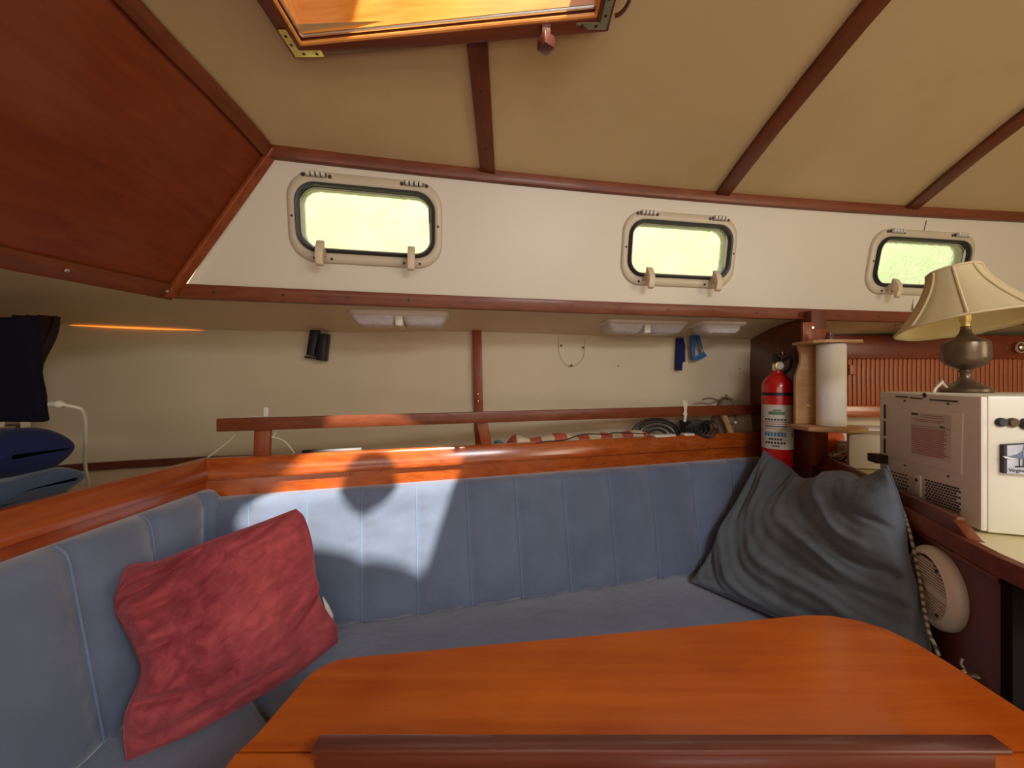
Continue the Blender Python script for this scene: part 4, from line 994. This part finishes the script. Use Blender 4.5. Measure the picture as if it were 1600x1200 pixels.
tl, tr_, br, bl = (1425, 643), (1489, 649), (1489, 723), (1425, 711)
def lab(u0, u1, v0, v1, mtl):
    def q(u_, v_): return lin(lin(tl, tr_, u_), lin(bl, br, u_), v_)
    return bquad([q(u0, v0), q(u1, v0), q(u1, v1), q(u0, v1)], .0031, .0004, 'print', mtl, lq)
lab(.03, .18, .02, .07, M['ink'])
for v_, a_, b2 in ((.045, .25, .8), (.09, .25, .85), (.15, .03, .85), (.19, .1, .75)): lab(a_, b2, v_, v_+.016, M['inkred'])
lab(.72, .84, .255, .285, M['ink']); lab(.02, .98, .30, .31, M['ink'])
random.seed(7)
for k in range(15): v_ = .345+k*.041; lab(.03, random.uniform(.82, .95), v_, v_+.026, M['inkred'])
for q in ([(1400, 618.5), (1418, 619.5), (1418, 621.5), (1400, 620.5)], [(1422, 620.5), (1441, 622), (1441, 624), (1422, 622.5)], [(1453, 623.5), (1497, 626), (1497, 628.5), (1453, 625.5)],
          [(1381.5, 632), (1384, 632), (1384, 654), (1381.5, 654)], [(1381.5, 658), (1384, 658), (1384, 681), (1381.5, 681)], [(1381.5, 685), (1384, 685), (1384, 708), (1381.5, 708)]):
    bquad(q, -.001, .0022, 'vent_slot', M['black'], bp_)
for px, py, r_ in ((1445, 617.5, .006), (1414, 626, .0025), (1482, 631, .0025), (1414, 727, .0025), (1482, 744, .0025)): disc(bpt(px, py), mn, r_, .002, 10).build('screw', M['ink'], bp_)
m = MB()
for (ax0, ay0, ax1, ay1, bx0, by0, bx1, by1, nu, nv) in ((1386, 735, 1420, 744, 1386, 764, 1420, 776, 8, 7), (1447, 750, 1502, 765, 1447, 786, 1502, 806, 12, 10)):
    for j in range(nv):
        for i in range(nu):
            if random.random() < .02: continue
            u_ = (i+(.5 if j % 2 else 0))/nu; v_ = j/(nv-1)
            p = lin(lin((ax0, ay0), (ax1, ay1), u_), lin((bx0, by0), (bx1, by1), u_), v_)
            c_ = bpt(*p); m.box(c_+mn*.0004, (.0012, .0048, .0040), AX)
vh = m.build('vent_holes', M['ink'], bp_); vh['kind'] = 'stuff'
m = MB(); m.prism([bpt(a_, b_) for a_, b_ in ((1431, 741), (1441, 743), (1441, 783), (1431, 780))], mn*.004); cl_ = m.build('cover_strip', M['mwb'], bp_, bevel=.0015)
for py in (750, 777): disc(bpt(1435.5, py, .004), mn, .0042, .002, 10).build('screw', M['ink'], cl_)
q = bpt(1382, 717, .012); m = MB(); m.box(q+mu*.004, (.030, .040, .022), AX); m.build('rear_spacer', M['curtain'], mw, bevel=.002)
for a_, b2 in ((.04, .03), (Lw-.04, .03), (.04, Dp-.05), (Lw-.04, Dp-.05)):
    m = MB(); m.lathe([(.012, 0), (.011, -.0045)], N0+mu*a_+mv*b2+V((0, 0, .001)), None, 10); m.build('foot', M['black'], mw)
# magnets on its near side (plane facing -mu)
sp0 = N0; sn = -mu
def sideplane(px, py, d=0): return onplane(px, py, sp0, sn)+sn*d
for px, py, r_, mt, lb_ in ((1563, 659.5, .0085, 'ink', 'small dark round magnet at the left of the row on the microwave'), (1580.5, 660, .009, 'bronze', 'round bronze magnet between the two dark magnets on the microwave'), (1603, 662, .011, 'ink', 'dark round magnet at the right of the row, cut by the picture edge')):
    o = disc(sideplane(px, py), sn, r_, .008, 18).build('magnet', M[mt]); tagk(o, lb_, 'magnet', 'round magnets on the microwave')
gt = thing('souvenir_magnet', 'gull picture tile magnet on the near side of the microwave', 'magnet', sideplane(1585, 740))
def sq(pxs, d, th, nm, mtl, par, bevel=0):
    m = MB(); m.prism([sideplane(a_, b_, d) for a_, b_ in pxs], sn*th); return m.build(nm, mtl, par, bevel=bevel)
sq([(1562, 694), (1622, 691), (1622, 741), (1562, 738)], 0, .009, 'backing', M['ink'], gt)
M['tile'] = mat('tile_picture_sky', (.50, .52, .60), .5, var=.35, scale=55)
face = sq([(1566, 695), (1622, 691), (1622, 741), (1566, 738)], .009, .001, 'tile_face', M['tile'], gt)
M['gull'] = mat('gull_grey', (.13, .17, .26), .5, var=.2, scale=40); M['gullw'] = mat('gull_white', (.72, .72, .66), .5)
sq([(1559, 711), (1570, 711), (1582, 708), (1590, 703), (1598, 702), (1598, 714), (1586, 716), (1572, 715), (1562, 714)], .010, .001, 'gull_body', M['gull'], gt)
sq([(1590, 703), (1593, 690), (1597, 687), (1604, 687), (1607, 692), (1606, 704), (1600, 714), (1590, 712)], .0105, .0015, 'gull_head', M['gullw'], gt)
sq([(1558, 710.5), (1572, 713.5), (1582, 715), (1572, 716), (1562, 714)], .0112, .0006, 'gull_tail', M['gullw'], gt)
for px in (1584, 1590): sq([(px, 715), (px+1.2, 715), (px+1.2, 727), (px, 727)], .0105, .0006, 'gull_leg', M['ink'], gt)
sq([(1578, 726), (1595, 726), (1595, 728.5), (1578, 728.5)], .0105, .0006, 'gull_shadow', M['ink'], gt)
fc = bpy.data.curves.new('caption', 'FONT'); fc.body = 'Virginia Aquarium'; fc.size = .0088; fc.extrude = .0003; fo = bpy.data.objects.new('caption_tmp', fc); C.objects.link(fo)
bpy.context.view_layer.update(); me = bpy.data.meshes.new_from_object(fo.evaluated_get(bpy.context.evaluated_depsgraph_get())); bpy.data.objects.remove(fo)
q = sideplane(1568, 735, .0105); mat4 = Matrix((( mv.x, 0, sn.x, q.x), (mv.y, 0, sn.y, q.y), (0, 1, 0, q.z), (0, 0, 0, 1)))
m = MB(); m.add([mat4 @ v.co for v in me.vertices], [tuple(p.vertices) for p in me.polygons]); m.build('caption', M['ink'], gt, smooth=False)

# ---------------------------------------------------------------- table lamp
lp = V((1.116, .945, -.029)); lt = thing('table_lamp', 'small bronze urn table lamp with a tilted cream bell shade', 'lamp', lp)
k_ = .95/600
prof = [(.056, 0), (.060, .003), (.060, .009), (.052, .014), (.036, .020), (.018, .030), (.013, .040), (.013, .048), (.016, .052), (.014, .056), (.026, .060), (.044, .068), (.053, .078), (.055, .086), (.055, .112), (.053, .122), (.040, .130), (.024, .136), (.015, .146), (.011, .158), (.012, .162), (.008, .165)]
m = MB(); m.lathe([(r_*.76, z_) for r_, z_ in prof], lp, None, 40); m.build('base', M['bronze'], lt, angle=40)
m = MB(); m.lathe([(.008, .160), (.008, .172), (.011, .176), (.011, .205)], lp, None, 16); m.build('socket', M['brass'], lt)
m = MB(); m.lathe([(.010, .20), (.014, .215), (.026, .24), (.026, .26), (.014, .278), (.002, .284)], lp, None, 20); m.build('bulb', M['plast'], lt)
tilt = math.radians(11); sz = V((-.028, .187, .98)).normalized(); sxv = V((.65, -.76, 0)); sxv = (sxv-sz*sxv.dot(sz)).normalized(); syv = sz.cross(sxv).normalized()
s0_ = lp+V((0.004, 0, .167)); SHH = .142
def shade_r(f): return .046+(.128-.046)*((1-f)**1.55)
def shade(rscale, off):
    return [[s0_+sz*(SHH*f)+(sxv*math.cos(a)+syv*math.sin(a))*((shade_r(f)+off)*(1-.028*(1-abs(math.cos(a*4)))) ) for a in [2*math.pi*k/64 for k in range(64)]] for f in [i/16 for i in range(17)]]
m = MB(); R1, R2 = shade(1, 0), shade(1, -.003)
m.loft(R1, caps=False, mi=0); m.loft(R2, caps=False, mi=1); m.loft([R1[0], R2[0]], caps=False, mi=0); m.loft([R1[-1], R2[-1]], caps=False, mi=0)
sh_ = m.build('shade', [M['shade'], M['shadein']], lt, angle=60)
for kk in range(8):
    a = 2*math.pi*kk/8; m = MB(); m.tube([s0_+sz*(SHH*f)+(sxv*math.cos(a)+syv*math.sin(a))*(shade_r(f)+.001) for f in [i/12 for i in range(13)]], .0028, 6); m.build('shade_rib', M['shade'], sh_)
for f in (0.0, 1.0):
    m = MB(); m.tube([s0_+sz*(SHH*f)+(sxv*math.cos(a)+syv*math.sin(a))*(shade_r(f)*(1-.028*(1-abs(math.cos(a*4))))+.0005) for a in [2*math.pi*i/64 for i in range(64)]], .0034, 6, loop=True); m.build('shade_trim', M['shade'], sh_)
m = MB(); m.tube([s0_+sz*SHH*.93-sxv*.045, s0_+sz*SHH*.93+sxv*.045], .0015, 5); m.tube([s0_+sz*SHH*.93-syv*.045, s0_+sz*SHH*.93+syv*.045], .0015, 5); m.tube([lp+V((0, 0, .28)), s0_+sz*SHH*.93], .0015, 5); m.build('harp', M['brass'], sh_)
m = MB(); m.tube(spline([lp+V((-.04, .0, .006)), at(1492, 596, .93)+V((0, .03, 0)), at(1472, 597, .93), at(1462, 607, .93), at(1459, 614, .93)+V((0, 0, .0))], 16), .0028, 6)
m.build('lamp_cord', M['cord'], lt)

# ---------------------------------------------------------------- speaker on the partition
c = onplane(1470, 918, PL(.8), PN); sz_u = PD
spk = thing('speaker', 'round off-white slotted marine speaker on the dark partition', 'speaker', c)
axs = (PD, V((0, 0, 1)), PN)
m = MB(); m.lathe([(.080, -.002), (.082, .004), (.082, .012), (.078, .020), (.068, .026), (.064, .024), (.063, .014)], c, axs, 48); m.build('bezel', M['plast'], spk)
m = MB(); m.lathe([(.062, .0), (.062, .0165)], c, axs, 40); m.build('baffle', M['screw'], spk)
for k in range(-10, 11):
    z = k*.0058
    if abs(k) <= 1: continue
    hw = math.sqrt(max(0, .062**2-z*z)); m = MB(); m.box(c+V((0, 0, z-.004))+PN*.0215, (hw*2, .0036, .004), (PD, V((0, 0, 1)), PN)); m.build('grille_slat', M['plast'], spk)
m = MB(); m.box(c+V((0, 0, -.004))+PN*.0215, (.124, .016, .0045), (PD, V((0, 0, 1)), PN)); m.build('centre_bar', M['plast'], spk, bevel=.001)
for a_ in (.9, 2.2, 4.05, 5.4): disc(c+PD*(.056*math.cos(a_))*1.0+V((0, 0, .056*math.sin(a_)))+PN*.023, PN, .004, .002).build('screw', M['ink'], spk)
# rope hanging by the pillow
m = MB(); m.tube(spline([at(1412, 800, .90), at(1421, 830, .865), at(1430, 870, .845), at(1437, 905, .825), at(1444, 950, .80), at(1452, 990, .775), at(1458, 1002, .768), at(1467, 1024, .76)], 60), .0032, 8)
o = m.build('hanging_rope', M['rope']); tagk(o, 'thin flecked rope hanging between the grey pillow and the speaker', 'rope')
# small metal catch
c = onplane(1528, 1058, PL(.7), PN)
ctc = thing('door_catch', 'small chrome catch low on the dark partition beyond the table', 'catch', c)
m = MB(); m.lathe([(.006, -.001), (.006, .010), (.009, .012), (.010, .018), (.006, .022)], c, axs, 14); m.build('stem', M['chrome'], ctc)
m = MB(); m.tube([c+PN*.014+V((0, 0, -.0)), c+PN*.016+PD*.012+V((0, 0, .012)), c+PN*.012+PD*.016+V((0, 0, .02))], .003, 6); m.build('hook', M['steel'], ctc)

# ---------------------------------------------------------------- galley clutter
def rbox(name, lab, cat, c, size, mtl, bev, ax=None):
    m = MB(); m.box(c, size, ax); o = m.build(name, mtl, bevel=bev); return tagk(o, lab, cat)
ty = 1.22
m = MB(); m.prism([(1.138, 1.30, -.30), (1.215, 1.395, -.30), (1.42, 1.37, -.30), (1.34, 1.265, -.30)], (0, 0, .122)); o = m.build('plastic_tub', M['plast'], bevel=.014); tagk(o, 'beige plastic tub standing behind the microwave', 'container')
rbox('paper_stack', 'stack of white papers on the counter behind the beige tub', 'papers', (1.46, 1.58, -.245), (.26, .16, .11), M['paper'], .012, (V((.97, -.22, 0)), V((.22, .97, 0)), V((0, 0, 1))))
def crumple(name, lab, cat, c, r_, mtl, sc=1.0):
    m = MB(); rings = []
    for i in range(11):
        f = math.pi*i/10; rings.append([V(c)+V((math.cos(a)*math.sin(f)*r_[0], math.sin(a)*math.sin(f)*r_[1], -math.cos(f)*r_[2]))*(1+.35*noise.noise(V((math.cos(a)*2, math.sin(a)*2, f*2+sc)))) for a in [2*math.pi*k/16 for k in range(16)]])
    m.loft(rings, caps=False); o = m.build(name, mtl, angle=20); return tagk(o, lab, cat)
crumple('snack_bag', 'crumpled orange and silver snack bag under the paper towel holder', 'bag', (1.262, 1.54, -.235), (.07, .045, .040), M['orange'], 2)
m = MB(); m.box((1.25, 1.53, -.288), (.16, .10, .012)); o = m.build('tray', mat('pink_tray', (.5, .22, .18), .5), bevel=.002); tagk(o, 'dull pink tray on the counter under the snack bag', 'tray')
m = MB(); m.lathe([(.018, 0), (.024, .003), (.024, .035), (.018, .042), (.018, .05), (.0, .05)], V((1.285, 1.49, -.283)), None, 18); o = m.build('glass_jar', M['lens']); tagk(o, 'small glass jar standing on the pink tray', 'jar')
for k, (mt, nm) in enumerate((('cord', 'white'), ('black', 'black'))):
    m = MB(); m.tube(spline([V((1.185, 1.40-.02*k, -.29)), V((1.215, 1.38, -.27+.01*k)), V((1.18, 1.35, -.25)), V((1.14, 1.37, -.27)), V((1.18, 1.36-.01*k, -.292)), V((1.03+.04*k, 1.20+.05*k, -.292))], 30), .0035, 6)
    o = m.build('power_lead', M[mt]); tagk(o, nm+' power lead curled on the counter beside the beige tub', 'cable')
